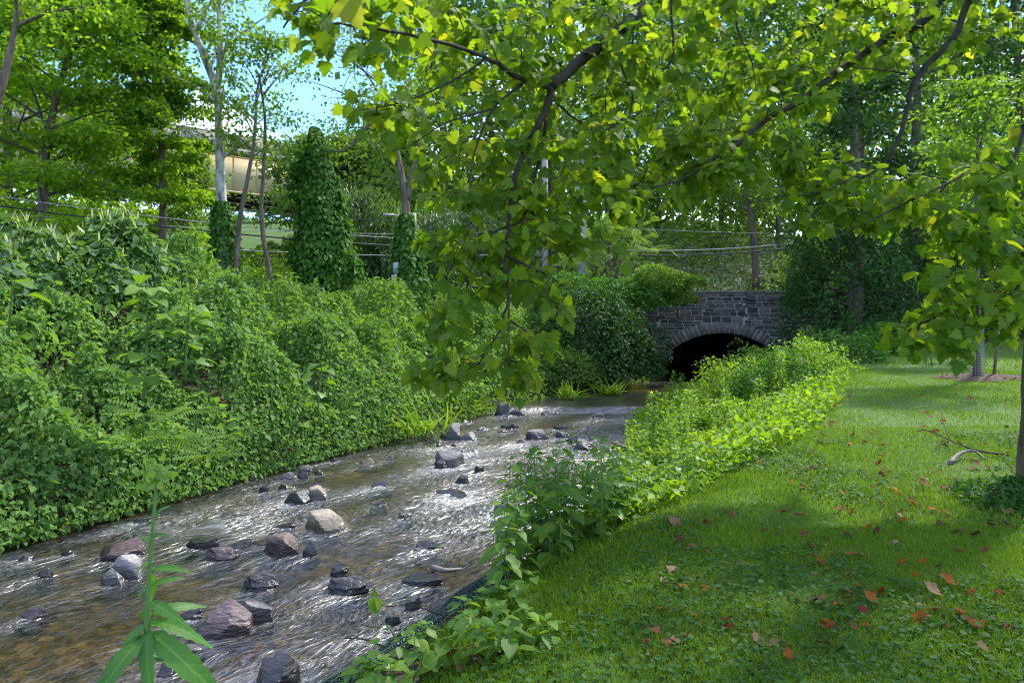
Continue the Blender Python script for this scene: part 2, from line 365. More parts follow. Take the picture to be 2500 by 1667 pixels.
def rockmat(name, dark, lite):
    m, nd, lk, b, out = newmat(name)
    t = nd.new('ShaderNodeTexCoord'); mp = nd.new('ShaderNodeMapping'); mp.inputs['Scale'].default_value = (1, 1, 3.2); mp.inputs['Rotation'].default_value = (.25, .3, 0); lk.new(t.outputs['Object'], mp.inputs[0])
    n = nd.new('ShaderNodeTexNoise'); n.inputs['Scale'].default_value = 4.5; n.inputs['Detail'].default_value = 9; n.inputs['Roughness'].default_value = .65; lk.new(mp.outputs[0], n.inputs['Vector'])
    mid = tuple((a + c) / 2 for a, c in zip(dark, lite))
    col = ramp(nd, lk, n.outputs['Fac'], [(.3, dark), (.5, mid), (.68, lite), (.85, tuple(min(1, c * 1.5) for c in lite))])
    g = nd.new('ShaderNodeNewGeometry'); sx = nd.new('ShaderNodeSeparateXYZ'); lk.new(g.outputs['Position'], sx.inputs[0])
    mr = nd.new('ShaderNodeMapRange'); mr.inputs[1].default_value = .05; mr.inputs[2].default_value = .16; mr.inputs[3].default_value = .3; mr.inputs[4].default_value = 1  # wet at the waterline
    ad = nd.new('ShaderNodeMath'); ad.operation = 'MULTIPLY_ADD'; ad.inputs[1].default_value = .08; lk.new(n.outputs['Fac'], ad.inputs[0]); 
    sbt = nd.new('ShaderNodeMath'); sbt.operation = 'SUBTRACT'; sbt.inputs[1].default_value = .04; lk.new(sx.outputs['Z'], sbt.inputs[0]); lk.new(sbt.outputs[0], ad.inputs[2]); lk.new(ad.outputs[0], mr.inputs[0])
    mu = nd.new('ShaderNodeMixRGB'); mu.blend_type = 'MULTIPLY'; mu.inputs[0].default_value = 1; lk.new(col, mu.inputs[1]); lk.new(mr.outputs[0], mu.inputs[2]); lk.new(mu.outputs[0], b.inputs['Base Color'])
    rr = nd.new('ShaderNodeMapRange'); rr.inputs[1].default_value = .35; rr.inputs[2].default_value = 1; rr.inputs[3].default_value = .18; rr.inputs[4].default_value = .62; lk.new(mr.outputs[0], rr.inputs[0]); lk.new(rr.outputs[0], b.inputs['Roughness'])
    n2 = nd.new('ShaderNodeTexNoise'); n2.inputs['Scale'].default_value = 13; n2.inputs['Detail'].default_value = 6; lk.new(mp.outputs[0], n2.inputs['Vector'])
    bp = nd.new('ShaderNodeBump'); bp.inputs['Strength'].default_value = .9; bp.inputs['Distance'].default_value = .03; lk.new(n2.outputs['Fac'], bp.inputs['Height']); lk.new(bp.outputs[0], b.inputs['Normal'])
    return m
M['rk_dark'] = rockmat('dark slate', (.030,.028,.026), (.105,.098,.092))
M['rk_grey'] = rockmat('grey slate', (.08,.077,.072), (.22,.21,.195))
M['rk_pale'] = rockmat('pale grey stone', (.16,.15,.135), (.34,.325,.295))
M['rk_purple'] = rockmat('purple slate', (.075,.05,.05), (.20,.14,.135))
M['rk_brown'] = rockmat('brown stone', (.06,.04,.035), (.19,.135,.115))
M['rk_tan'] = rockmat('tan stone', (.17,.135,.09), (.42,.36,.26))
# ------------------------------------------------------------------ terrain
LY = [-60, 0, 4, 8.16, 11.6, 15.6, 19.5, 22, 24, 26, 28, 40, 60, 500]
LX = [-30, -9.3, -7.3, -5.75, -4.3, -2.3, -.5, .9, 2.4, 4.2, 5.6, 9.5, 16, 180]
RY = [-60, 0, 3.68, 5.06, 7.1, 9, 10.7, 13, 16.2, 20, 23.5, 25.5, 27.2, 29, 40, 60, 500]
RX = [-24, -3.6, -1.25, -.6, .35, 1.2, 1.84, 2.5, 3.1, 4.4, 6.4, 8.4, 10.2, 11.2, 14.5, 21, 186]
def Lx(y): return np.interp(y, LY, LX)
def Rx(y): return np.interp(y, RY, RX)
def dleft(x, y): return (Lx(y) - x) * .88
def dright(x, y): return (x - Rx(y)) * .88
def sstep(a, b, t): t = np.clip((t - a) / (b - a), 0, 1); return t * t * (3 - 2 * t)
def lawn_z(x, y): return .97 + .017 * np.clip(y, -10, 40) + .012 * np.clip(x, -5, 25) + .025 * fbm(x * .5, y * .5, seed=3)
def HT(y): return np.interp(y, [-5, 6, 12, 14.5, 16.5, 19, 24, 30], [4.3, 4.5, 4.55, 4.2, 3.35, 2.9, 2.75, 2.8])
def vegz(x, y):
    """top of the plant cover on the far bank"""
    d = dleft(x, y); b = 1.45 * (1 - np.exp(-np.maximum(d + .4, 0) / .55)) + (HT(y) - 1.45) * sstep(.2, 5.2, d) ** .85
    lump = 1.35 * np.abs(noise(x * .55, y * .55, seed=11)) + .75 * np.abs(noise(x * 1.3, y * 1.3, seed=21)) + .2 * noise(x * 3.5, y * 3.5, seed=22) - .62
    return b + lump * sstep(-.2, .8, d)
def ground(x, y):
    x = np.asarray(x, float); y = np.asarray(y, float)
    dl, dr = dleft(x, y), dright(x, y)
    bed = -.14 + .04 * fbm(x * 1.5, y * 1.5, seed=5) + .03 * fbm(x * 6, y * 6, seed=6)
    left = np.maximum(.7 * (1 - np.exp(-np.maximum(dl, 0) / .9)) + (HT(y) - 1.75) * sstep(.7, 5.8, dl), .12 * sstep(0, .2, dl))
    hill = 9 * sstep(34, 75, y + np.maximum(0, -x) * .25) + 10 * sstep(75, 160, np.hypot(x, y))
    left = left - 1.2 * sstep(7, 12, dl) * sstep(18, 10, y) * 0 + hill
    lz = lawn_z(x, y)
    h0 = np.interp(y, [5.5, 9, 14], [.72, .5, .28]); W = np.interp(y, [6, 10, 15, 25], [1.7, 2.4, 3.8, 4.6])
    right = h0 * sstep(-.02, .38, dr) + (lz - h0) * sstep(.3, W, dr) + hill * .7 + 1.6 * sstep(27, 31, y)
    z = np.where(dl > 0, left, np.where(dr > 0, right, bed))
    e = np.minimum(np.where(dl > 0, dl, 9), np.where(dr > 0, dr, 9))
    return z + np.where((dl > 0) | (dr > 0), -.14 * (1 - sstep(0, .1, e)), 0) * 1.0
def axis(lo, hi, step, far_lo, far_hi):
    a = np.arange(lo, hi, step); b = [hi]; s = step
    while b[-1] < far_hi: s *= 1.22; b.append(b[-1] + s)
    c = [lo - step]; s = step
    while c[-1] > far_lo: s *= 1.22; c.append(c[-1] - s)
    return np.concatenate([c[::-1], a, b])
gx = axis(-11, 14, .18, -600, 600); gy = axis(1.5, 32, .18, -120, 900)
X, Y = np.meshgrid(gx, gy); Z = ground(X, Y)
nx, ny = len(gx), len(gy)
idx = np.arange(nx * ny).reshape(ny, nx)
Fq = np.stack([idx[:-1, :-1], idx[:-1, 1:], idx[1:, 1:], idx[1:, :-1]], -1).reshape(-1, 4)
dl, dr = dleft(X, Y), dright(X, Y)
lawnm = np.maximum(sstep(.7, 1.6, dr), np.maximum(sstep(9, 11, dl), sstep(30, 34, Y))); bedm = ((dl < .12) & (dr < .12)).astype(float)
gme = mesh('ground', np.stack([X, Y, Z], -1), [Fq], {'lawn': lawnm, 'bed': bedm}, smooth=True)
m, nd, lk, b, out = newmat('ground soil turf and stream bed')
g = nd.new('ShaderNodeNewGeometry')
def nse(scale, detail=6, src=None):
    n = nd.new('ShaderNodeTexNoise'); n.inputs['Scale'].default_value = scale; n.inputs['Detail'].default_value = detail; lk.new(src or g.outputs['Position'], n.inputs['Vector']); return n.outputs['Fac']
soil = ramp(nd, lk, nse(9), [(.3, (.030,.022,.014)), (.55, (.065,.048,.03)), (.75, (.11,.085,.055))])
turf = ramp(nd, lk, nse(14), [(.3, (.035,.075,.010)), (.55, (.055,.12,.012)), (.75, (.08,.15,.02))])
vo = nd.new('ShaderNodeTexVoronoi'); vo.inputs['Scale'].default_value = 11; lk.new(g.outputs['Position'], vo.inputs['Vector'])
sepc = nd.new('ShaderNodeSeparateColor'); lk.new(vo.outputs['Color'], sepc.inputs[0])
peb = ramp(nd, lk, sepc.outputs[0], [(0, (.04,.028,.013)), (.4, (.10,.068,.028)), (.75, (.16,.115,.048)), (1, (.26,.21,.12))])
big = ramp(nd, lk, nse(1.1, 3), [(.35, (.45,.45,.45)), (.65, (1.15,1.1,1.0))])
pm = nd.new('ShaderNodeMixRGB'); pm.blend_type = 'MULTIPLY'; pm.inputs[0].default_value = 1; lk.new(peb, pm.inputs[1]); lk.new(big, pm.inputs[2])
al = nd.new('ShaderNodeAttribute'); al.attribute_name = 'lawn'; ab = nd.new('ShaderNodeAttribute'); ab.attribute_name = 'bed'
m1 = nd.new('ShaderNodeMixRGB'); lk.new(al.outputs['Fac'], m1.inputs[0]); lk.new(soil, m1.inputs[1]); lk.new(turf, m1.inputs[2])
m2 = nd.new('ShaderNodeMixRGB'); lk.new(ab.outputs['Fac'], m2.inputs[0]); lk.new(m1.outputs[0], m2.inputs[1]); lk.new(pm.outputs[0], m2.inputs[2])
lk.new(m2.outputs[0], b.inputs['Base Color']); b.inputs['Roughness'].default_value = .9
bp = nd.new('ShaderNodeBump'); bp.inputs['Strength'].default_value = .8; bp.inputs['Distance'].default_value = .03; lk.new(nse(25), bp.inputs['Height']); lk.new(bp.outputs[0], b.inputs['Normal'])
gob = obj('ground', gme, m, kind='structure', label='lawn, banks and pebbly stream bed as one ground', cat='ground')

# ------------------------------------------------------------------ rocks (pixel box: left, right, top, waterline; look; label)
ROCKS = [
 (230,367,1310,1367,'purple','flat maroon slab in the stream above the two pale grey stones'),
 (276,363,1345,1413,'pale','flat pale grey stone just behind the stem of the tall weed'),
 (245,306,1383,1428,'pale','small wedge of pale grey rock touching the flat pale stone'),
 (442,541,1304,1337,'dark','glossy dark slate rock upstream of the small purple brown block'),
 (501,589,1326,1369,'brown','small purple brown block with layered face in mid stream'),
 (547,616,1312,1342,'dark','low black rock just behind the purple brown block'),
 (645,746,1293,1356,'brown','big peaked reddish brown boulder in the middle of the stream'),
 (735,777,1318,1358,'dark','dark angular rock leaning against the reddish brown boulder'),
 (740,863,1240,1302,'tan','large wedge shaped boulder with tan lichen face and grey top'),
 (687,765,1190,1228,'dark','dark slate block beside the upright tan rock'),
 (752,800,1182,1222,'tan','upright tan rock leaning against dark slate block'),
 (631,662,1181,1202,'dark','small dark stone alone near the vine bank'),
 (584,679,1388,1442,'dark','layered dark slate rock alone in mid stream, shaped like a loaf'),
 (476,616,1455,1558,'purple','large purple slate boulder with pointed top near the weed'),
 (580,675,1455,1526,'grey','dark grey wedge boulder right behind the large purple one'),
 (436,494,1470,1515,'dark','black rock between the weed and the large purple boulder'),
 (40,115,1476,1513,'purple','small purplish rock alone in the shallow near corner'),
 (42,88,1353,1373,'dark','low dark rock with water breaking over it, close to vine bank'),
 (-20,77,1340,1369,'grey','flat grey slab awash beside the vine bank at frame edge'),
 (413,494,1563,1602,'pale','smooth pale stone half hidden by the weed leaves'),
 (377,440,1606,1654,'dark','black wet rock under the weed leaves'),
 (612,727,1590,1690,'dark','big black boulder at the near bank with white chipped rim behind'),
 (650,735,1575,1625,'pale','chalky white slab standing behind the big black boulder'),
 (800,912,1396,1453,'dark','long finely layered slate with water pouring over its end'),
 (800,852,1368,1412,'dark','dark rounded rock awash above the long layered slate'),
 (957,1079,1392,1431,'dark','broad dark rock just under a sheet of flowing water'),
 (984,1030,1450,1486,'grey','small upright slate fin in the fast water near the netting'),
 (934,984,1498,1524,'dark','small black stone nearest the wilted seedling'),
 (903,959,1170,1188,'dark','thin flat dark stone alone upstream of the lichen boulder'),
 (1060,1158,1191,1214,'dark','long flat dark slate lying low across mid stream'),
 (1110,1148,1157,1180,'dark','rounded dark stone in the open water past the flat slate'),
 (1060,1135,1096,1138,'grey','grey folded boulder on top of a cluster of three'),
 (1056,1091,1120,1142,'dark','small dark stone at the foot of the grey folded boulder'),
 (1120,1167,1091,1107,'grey','low grey flat rock behind the folded boulder'),
 (1156,1183,1135,1153,'dark','small dark wedge with a white wake near midstream'),
 (1192,1278,1217,1250,'grey','flat grey rock beside the nettle plants'),
 (1497,1556,1080,1105,'brown','rounded brown rock next to the bright bank plants'),
 (1489,1550,1123,1142,'dark','low black slab below the bright bank plants'),
 (1280,1340,1047,1072,'grey','flat grey wedge out in the riffle, apart from the others'),
 (1376,1452,1058,1080,'dark','long flat dark slab in the upstream group of slabs'),
 (1392,1449,1068,1100,'dark','tilted dark rock stacked at the near end of the slabs'),
 (1345,1384,1034,1048,'dark','small low dark rock farthest upstream in the riffle group'),
 (1355,1393,1051,1068,'dark','dark stone tucked behind the long flat slab'),
 (1072,1127,1030,1072,'grey','tall triangular grey boulder at the grassy bank edge'),
 (1024,1066,1048,1076,'tan','blocky tan stone under the arching grass blades'),
 (1123,1169,1053,1076,'grey','rounded grey boulder next to the tall triangular one'),
 (999,1043,1079,1093,'tan','flat tan stone lying low by the bank edge'),
 (1062,1083,1071,1088,'pale','small pale pointed stone before the triangular boulder'),
 (1206,1244,982,1015,'dark','dark tilted boulder at the end of the little weir'),
 (1244,1292,988,1015,'grey','grey pyramid boulder beside the tilted one at the weir'),
 (1310,1370,998,1013,'grey','low grey stone in the white water of the weir'),
 (685,729,1150,1170,'pale','pale rounded stone among small stones under the vines'),
 (723,758,1148,1166,'grey','grey flat stone among small stones under the vines'),
 (729,765,1133,1152,'pale','pale flat stone tucked right under the vine edge'),
 (767,792,1143,1159,'grey','small two tone stone outermost of those under the vines'),
 (597,630,1148,1173,'tan','mossy tan stone at the vine edge'),
 (805,828,1116,1128,'pale','tiny pale stone at the water edge under the vines'),
 (1494,1524,939,953,'grey','grey stone at the shaded bank before the arch'),
 (1468,1486,941,952,'dark','small dark stone beside the grey one before the arch'),
]
def ico():
    import bmesh
    bm = bmesh.new(); bmesh.ops.create_icosphere(bm, subdivisions=4, radius=1)
    V = np.array([v.co[:] for v in bm.verts]); Ft = np.array([[v.index for v in f.verts] for f in bm.faces]); bm.free(); return V, Ft
IV, IF = ico()
rock_spots = []
_r = random.Random(17)
for i in range(30):
    yy = _r.uniform(6.2, 18.5); xx = float(Lx(yy)) + _r.uniform(.25, 1.0) ** 1.0 * (float(Rx(yy)) - float(Lx(yy))) * (.95 if i % 3 else .25)
    wd_ = _r.uniform(.12, .34); uc = 1250 + xx / yy * F; vb_ = HZ + CAMZ / yy * F; wp = wd_ / yy * F
    ROCKS.append((uc - wp/2, uc + wp/2, vb_ - wp * _r.uniform(.28, .5), vb_, _r.choice(['dark', 'dark', 'grey', 'brown', 'tan']), 'small flat stone scattered in the riffle between the larger rocks'))
for i, (u0, u1, v0, v1, look, lab) in enumerate(ROCKS):
    r = np.random.default_rng(100 + i)
    p = onz((u0 + u1) / 2, v1, 0); wpx = (u1 - u0) / F * p[1]; 
    flat = (v1 - v0) / (u1 - u0)
    dep = wpx * r.uniform(.55, .8)
    hgt = max(.045, ((v1 - v0) / F * p[1]) - dep * .75 * (2.6 / p[1]) )
    V = IV.copy()
    V = V / np.max(np.abs(V), axis=1, keepdims=True) ** .97; V = V * (1, 1, 1) + np.stack([V[:, 2] * r.uniform(-.35, .35), V[:, 2] * r.uniform(-.2, .35), V[:, 0] * r.uniform(-.3, .3)], -1)
    nrm = [unit(np.array([a, b, c])) for a, b, c in zip(r.normal(size=11), r.normal(size=11), np.abs(r.normal(size=11)) * .9)]
    nrm += [unit(np.array([r.uniform(-.35, .35), r.uniform(-.7, .1), 1.0]))]
    if 'peak' in lab or 'pointed' in lab or 'triang' in lab or 'pyramid' in lab:
        nrm += [unit(np.array([-.8, -.2, .9])), unit(np.array([.75, -.3, .8]))]
    for kk, n in enumerate(nrm):
        c = r.uniform(.58, 1.05) if kk < 11 else r.uniform(.36, .6)
        dd = V @ n - c; V = V - np.maximum(dd, 0)[:, None] * n * .98
    tilt = r.uniform(-.3, .3)
    lay = .045 * np.sign(np.sin((V[:, 2] + tilt * V[:, 0] + .15 * fbm(V[:, 0]*2, V[:, 1]*2, V[:, 2]*2, seed=i)) * (16 if 'layer' in lab else 9))) * (1.3 if 'layer' in lab else .45)
    nn = unit(V); V = V + nn * (lay * (1 - nn[:, 2] ** 2))[:, None] + nn * ((.05) * fbm(V[:, 0]*2.3, V[:, 1]*2.3, V[:, 2]*2.3, octv=4, seed=40 + i))[:, None]
    lo, hi = V.min(0), V.max(0); V = (V - (lo + hi) / 2) / (hi - lo) * 2
    a = r.uniform(-.35, .35); ca, sa = math.cos(a), math.sin(a)
    V = V @ np.array([[ca, sa, 0], [-sa, ca, 0], [0, 0, 1]]); lo, hi = V.min(0), V.max(0)
    V[:, 0] *= wpx / (hi[0] - lo[0]); V[:, 1] *= dep / (hi[1] - lo[1])
    zt = V[:, 2]; zt = (zt - zt.min()) / (zt.max() - zt.min()); V[:, :2] *= (1 + .3 * np.clip(.5 - zt, 0, 1))[:, None]; V[:, 2] = zt * (hgt + .15) - .15
    me = mesh('rock', V, [IF], smooth=False)
    if look not in ('x',): me.polygons.foreach_set('use_smooth', np.ones(len(IF), bool)); 
    try: me.set_sharp_from_angle(angle=math.radians(24))
    except Exception: pass
    p[1] += dep * .42; p[0] = ((u0 + u1) / 2 - 1250) / F * p[1]
    o = obj('rock', me, M['rk_' + look], label=lab, cat='rock', group='rocks in the stream', loc=p)
    rock_spots.append((p[0], p[1], wpx / 2, hgt))
RS = np.array(rock_spots)

# ------------------------------------------------------------------ water
WEIR = 19.3
ys = np.concatenate([np.arange(-4, 3, .25), np.arange(3, 14, .048), np.arange(14, 24, .085), np.arange(24, 48, .2)])
ts = np.linspace(0, 1, 150)
Yg, Tg = np.meshgrid(ys, ts, indexing='ij')
Lg, Rg = Lx(Yg) - .25, Rx(Yg) + .22
Xg = Lg + (Rg - Lg) * Tg
cx = (Lg + Rg) / 2
sarc = np.concatenate([[0], np.cumsum(np.hypot(np.diff(ys), np.diff(((Lx(ys) + Rx(ys)) / 2))))])[:, None] * np.ones_like(Tg)
lat = (Xg - cx) * .88
sw = sarc + .5 * fbm(Xg * .7, Yg * .7, seed=51); lw_ = lat + .35 * fbm(Xg * .9, Yg * .9, seed=52)
riff = np.clip(.55 + .9 * fbm(sw * .35, lw_ * .6, seed=53, octv=2), .08, 1.2)
riff *= np.interp(Yg, [0, 5, 9, 12, 18, 19.3, 20.2, 21, 26], [.8, .8, .95, 1, 1, 1.0, .4, .25, .2])
riff *= sstep(0, 1.6, np.minimum(Xg - Lg, 9)) * .85 + .15
riff *= 1 - .55 * sstep(-2.2, -4.5, Xg) * sstep(11, 7.5, Yg)
wake = np.zeros_like(Xg)
for rx, ry, rw, rh in RS:
    dx, dy = Xg - rx, Yg - ry
    # the stream runs towards the viewer and to the left
    fx, fy = -.45, -.89; al_ = dx * fx + dy * fy; ac = dx * fy - dy * fx
    wake = np.maximum(wake, np.exp(-(np.abs(ac) / (rw * 1.0 + .05 + .2 * np.maximum(al_, 0))) ** 2) * np.exp(-np.maximum(al_, 0) / (.9 + rw * 1.8)) * np.exp(-np.maximum(-al_, 0) / (rw * .6 + .04)))
riff = riff * 1.15 + .8 * wake
zz = (.016 * fbm(sw * 2.2, lw_ * 4.0, seed=54, octv=3) + .010 * fbm(sw * 5.5, lw_ * 9, seed=55, octv=3) + .006 * fbm(Xg * 16, Yg * 16, seed=56, octv=2)) * riff * 1.5
zz += .10 * sstep(WEIR - .12, WEIR + .06, Yg + .12 * fbm(Xg * 2, Yg * .2, seed=57) - .03 * (Xg - 2))
foam_sparkle = np.clip(.30 * wake ** 1.2 + np.clip(.22 + .55 * fbm(sw * .5, lw_ * .9, seed=58, octv=2), 0, 1) * np.minimum(riff, 1.1), 0, 1)  # wake foam, plus sky sparkle painted as white speckle over the riffles
foam_sparkle = np.maximum(foam_sparkle, 1.0 * np.exp(-((Yg - .03 * (Xg - 2) - WEIR + .28) / .3) ** 2))
foam_sparkle = np.maximum(foam_sparkle, .55 * np.exp(-((Yg - WEIR + 1.0) / .9) ** 2) * (.5 + .5 * fbm(Xg * 1.5, Yg * 1.5, seed=60)))
idx = np.arange(Xg.size).reshape(Xg.shape)
Fq = np.stack([idx[:-1, :-1], idx[:-1, 1:], idx[1:, 1:], idx[1:, :-1]], -1).reshape(-1, 4)
wme = mesh('water', np.stack([Xg, Yg, zz], -1), [Fq], {'riff': riff, 'foam_sparkle': foam_sparkle}, smooth=True, uv=np.stack([sw, lw_], -1).reshape(-1, 2))
m, nd, lk, b, out = newmat('stream water'); nd.remove(b)
uvn = nd.new('ShaderNodeUVMap'); uvn.uv_map = 'UVMap'; ar = nd.new('ShaderNodeAttribute'); ar.attribute_name = 'riff'; af = nd.new('ShaderNodeAttribute'); af.attribute_name = 'foam_sparkle'
def wn(scale, sx, sy, det=4):
    mp = nd.new('ShaderNodeMapping'); mp.inputs['Scale'].default_value = (sx, sy, 1); lk.new(uvn.outputs[0], mp.inputs[0])
    n = nd.new('ShaderNodeTexNoise'); n.inputs['Scale'].default_value = scale; n.inputs['Detail'].default_value = det; n.inputs['Distortion'].default_value = .8; lk.new(mp.outputs[0], n.inputs['Vector']); return n.outputs['Fac']
a1 = wn(5, 1, 2.2, 3); a2 = wn(16, 1, 1.8, 4)
ad = nd.new('ShaderNodeMath'); ad.operation = 'MULTIPLY_ADD'; ad.inputs[1].default_value = .28; lk.new(a2, ad.inputs[0]); lk.new(a1, ad.inputs[2])
mu = nd.new('ShaderNodeMath'); mu.operation = 'MULTIPLY'; lk.new(ad.outputs[0], mu.inputs[0]); lk.new(ar.outputs['Fac'], mu.inputs[1])
bp = nd.new('ShaderNodeBump'); bp.inputs['Strength'].default_value = .7; bp.inputs['Distance'].default_value = .09; lk.new(mu.outputs[0], bp.inputs['Height'])
fr = nd.new('ShaderNodeFresnel'); fr.inputs['IOR'].default_value = 1.42; lk.new(bp.outputs[0], fr.inputs['Normal'])
tr = nd.new('ShaderNodeBsdfTransparent'); tr.inputs['Color'].default_value = (.60, .54, .34, 1)
gl = nd.new('ShaderNodeBsdfGlossy'); gl.inputs['Roughness'].default_value = .17; lk.new(bp.outputs[0], gl.inputs['Normal'])
ms = nd.new('ShaderNodeMixShader'); lk.new(fr.outputs[0], ms.inputs[0]); lk.new(tr.outputs[0], ms.inputs[1]); lk.new(gl.outputs[0], ms.inputs[2])
gl2 = nd.new('ShaderNodeBsdfGlossy'); gl2.inputs['Roughness'].default_value = .45; gl2.inputs['Color'].default_value = (.95, .95, .93, 1); lk.new(bp.outputs[0], gl2.inputs['Normal'])
sm = nd.new('ShaderNodeMapRange'); sm.inputs[1].default_value = .36; sm.inputs[2].default_value = .66; lk.new(wn(9, 1, 2.4, 6), sm.inputs[0])
sm2 = nd.new('ShaderNodeMath'); sm2.operation = 'MULTIPLY'; lk.new(sm.outputs[0], sm2.inputs[0]); lk.new(ar.outputs['Fac'], sm2.inputs[1])
sm3 = nd.new('ShaderNodeMath'); sm3.operation = 'MULTIPLY'; sm3.inputs[1].default_value = .21; sm3.use_clamp = True; lk.new(sm2.outputs[0], sm3.inputs[0])
msg = nd.new('ShaderNodeMixShader'); lk.new(sm3.outputs[0], msg.inputs[0]); lk.new(ms.outputs[0], msg.inputs[1]); lk.new(gl2.outputs[0], msg.inputs[2]); ms = msg
fo = wn(30, 1, 1.6, 5); fm = nd.new('ShaderNodeMath'); fm.operation = 'MULTIPLY_ADD'; fm.inputs[1].default_value = .42; lk.new(af.outputs['Fac'], fm.inputs[0]); lk.new(fo, fm.inputs[2])
fr2 = nd.new('ShaderNodeMapRange'); fr2.inputs[1].default_value = .70; fr2.inputs[2].default_value = .95; lk.new(fm.outputs[0], fr2.inputs[0])
df = nd.new('ShaderNodeBsdfDiffuse'); df.inputs['Color'].default_value = (.62, .63, .63, 1)
mf = nd.new('ShaderNodeMath'); mf.operation = 'MULTIPLY'; mf.inputs[1].default_value = .2; lk.new(fr2.outputs[0], mf.inputs[0])
m2 = nd.new('ShaderNodeMixShader'); lk.new(mf.outputs[0], m2.inputs[0]); lk.new(ms.outputs[0], m2.inputs[1]); lk.new(df.outputs[0], m2.inputs[2]); lk.new(m2.outputs[0], out.inputs['Surface'])
obj('water', wme, m, kind='structure', label='shallow rippling brown stream water flowing between the banks', cat='water')

# ------------------------------------------------------------------ stone arch bridge
BR = thing('stone_bridge', 'dark rubble stone arch road bridge over the stream', 'bridge', (7.95, 28, 0), rz=-math.radians(15))
RI, ZC, TH = 2.93, 1.78 - 2.93, .43
HS = 6.3; TOP = 3.28
s = np.unique(np.concatenate([np.linspace(-HS, -2.72, 8), np.linspace(-2.72, 2.72, 41), np.linspace(2.72, HS, 8)]))
zb = np.where(np.abs(s) < 2.70, ZC + np.sqrt(np.maximum(RI**2 - s**2, 0)), -.6)
zb = np.where(np.abs(s) >= 2.719, -.6, np.maximum(zb, -.6))
mb = MB(); n = len(s); D = 30
V = np.concatenate([np.stack([s, np.full(n, y), z], -1) for y in (0, D) for z in (zb, np.full(n, TOP))])
Fl = []; Fv = []
for i in range(n - 1):
    Fl += [(i, i+1, n+i+1, n+i), (2*n+i+1, 2*n+i, 3*n+i, 3*n+i+1)]; Fv.append((i+1, i, 2*n+i, 2*n+i+1))
V[2*n:, 0] -= 10
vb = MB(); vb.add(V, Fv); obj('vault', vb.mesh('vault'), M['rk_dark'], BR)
mb.add(V, Fl); mb.add([(-HS,0,-.6),(-HS,0,TOP),(-HS,D,TOP),(-HS,D,-.6),(HS,0,-.6),(HS,0,TOP),(HS,D,TOP),(HS,D,-.6)], [(0,1,2,3),(4,7,6,5)])
# top: two parapets and a sunken roadway
mb.box((-HS, .001, TOP - .001), (HS, .4, TOP + .02)); mb.box((-HS, D - .4, TOP - .001), (HS, D - .001, TOP + .02))
# roof of the deck
mb.add([(-HS,.4,TOP-.75),(HS,.4,TOP-.75),(HS,D-.4,TOP-.75),(-HS,D-.4,TOP-.75)], [(0,1,2,3)])
core = obj('wall_core', mb.mesh('wall_core'), M['mortar'], BR)
# vault stretched and skewed so the arch opening stays dark; stones
def stone_mesh(seed):
    r = random.Random(seed); j = lambda a: r.uniform(-a, a)
    V = [(-.5+j(.03),0,-.5+j(.05)),(.5+j(.03),0,-.5+j(.05)),(.5+j(.03),0,.5+j(.05)),(-.5+j(.03),0,.5+j(.05))]
    f = [(x*.93+j(.03), -1+j(.45), z*.88+j(.04)) for x, _, z in V]
    return mesh('stone', V + f + [(j(.2), -1.2+j(.3), j(.2))], [np.array([(0,1,5,4),(1,2,6,5),(2,3,7,6),(3,0,4,7)]), np.array([(4,5,8),(5,6,8),(6,7,8),(7,4,8)])])
SM = [stone_mesh(i) for i in range(14)]
for q in SM: q.materials.append(M['stone'])
r = random.Random(5); z = .02; cnt = 0; rest = MB()
rows = []
while z < TOP - .05:
    h = r.choice([.10, .12, .14, .16, .2]); h = min(h, TOP - z); rows.append((z, h)); z += h
cells = []; xa = -5.4
while xa < 5.0:
    xb = xa + r.uniform(.7, 1.7); z = .02
    while z < TOP - .05:
        h = r.choice([.07, .09, .11, .13, .15, .19, .23]); h = min(h, TOP - z)
        if TOP - z - h < .05: h = TOP - z
        cells.append((z, h, xa + r.uniform(-.12, .12) if z > .05 else xa, xb + 0)); z += h
    xa = xb
for z0, h, x, xend in cells:
    while x < xend - .06:
        wd = min(r.uniform(.13, .34) + h * r.uniform(.2, 1.2), xend - x + .05); cx_, cz_ = x + wd/2, z0 + h/2
        hh = h
        if h < .12 and r.random() < .12: hh = h
        corners = [math.hypot(cx_ + a*wd/2, cz_ + b_*hh/2 - ZC) for a in (-1, 1) for b_ in (-1, 1)]
        if min(corners) > RI + .10 and math.hypot(cx_, cz_ - ZC) > RI + TH - .06 and cz_ > -.1:
            sc_ = (wd - .03, r.uniform(.025, .06), hh - .028)
            big_ = -3.9 < cx_ < 3.4
            if big_ and cnt < 300 and cz_ > .35:
                o = obj('stone', SM[r.randrange(14)], None, BR, loc=(cx_, -.001, cz_)); o.scale = sc_; cnt += 1
            else:
                mm = SM[r.randrange(14)]; V = np.array([v.co[:] for v in mm.vertices]) * sc_ + (cx_, -.001, cz_)
                rest.add(V, [p.vertices[:] for p in mm.polygons if len(p.vertices) == 4], [p.vertices[:] for p in mm.polygons if len(p.vertices) == 3])
        x += wd
if rest.n:
    ro = obj('stone_facing', rest.mesh('stone_facing'), M['stone'], BR); ro['kind'] = 'stuff'
a = -1.16; k = 0
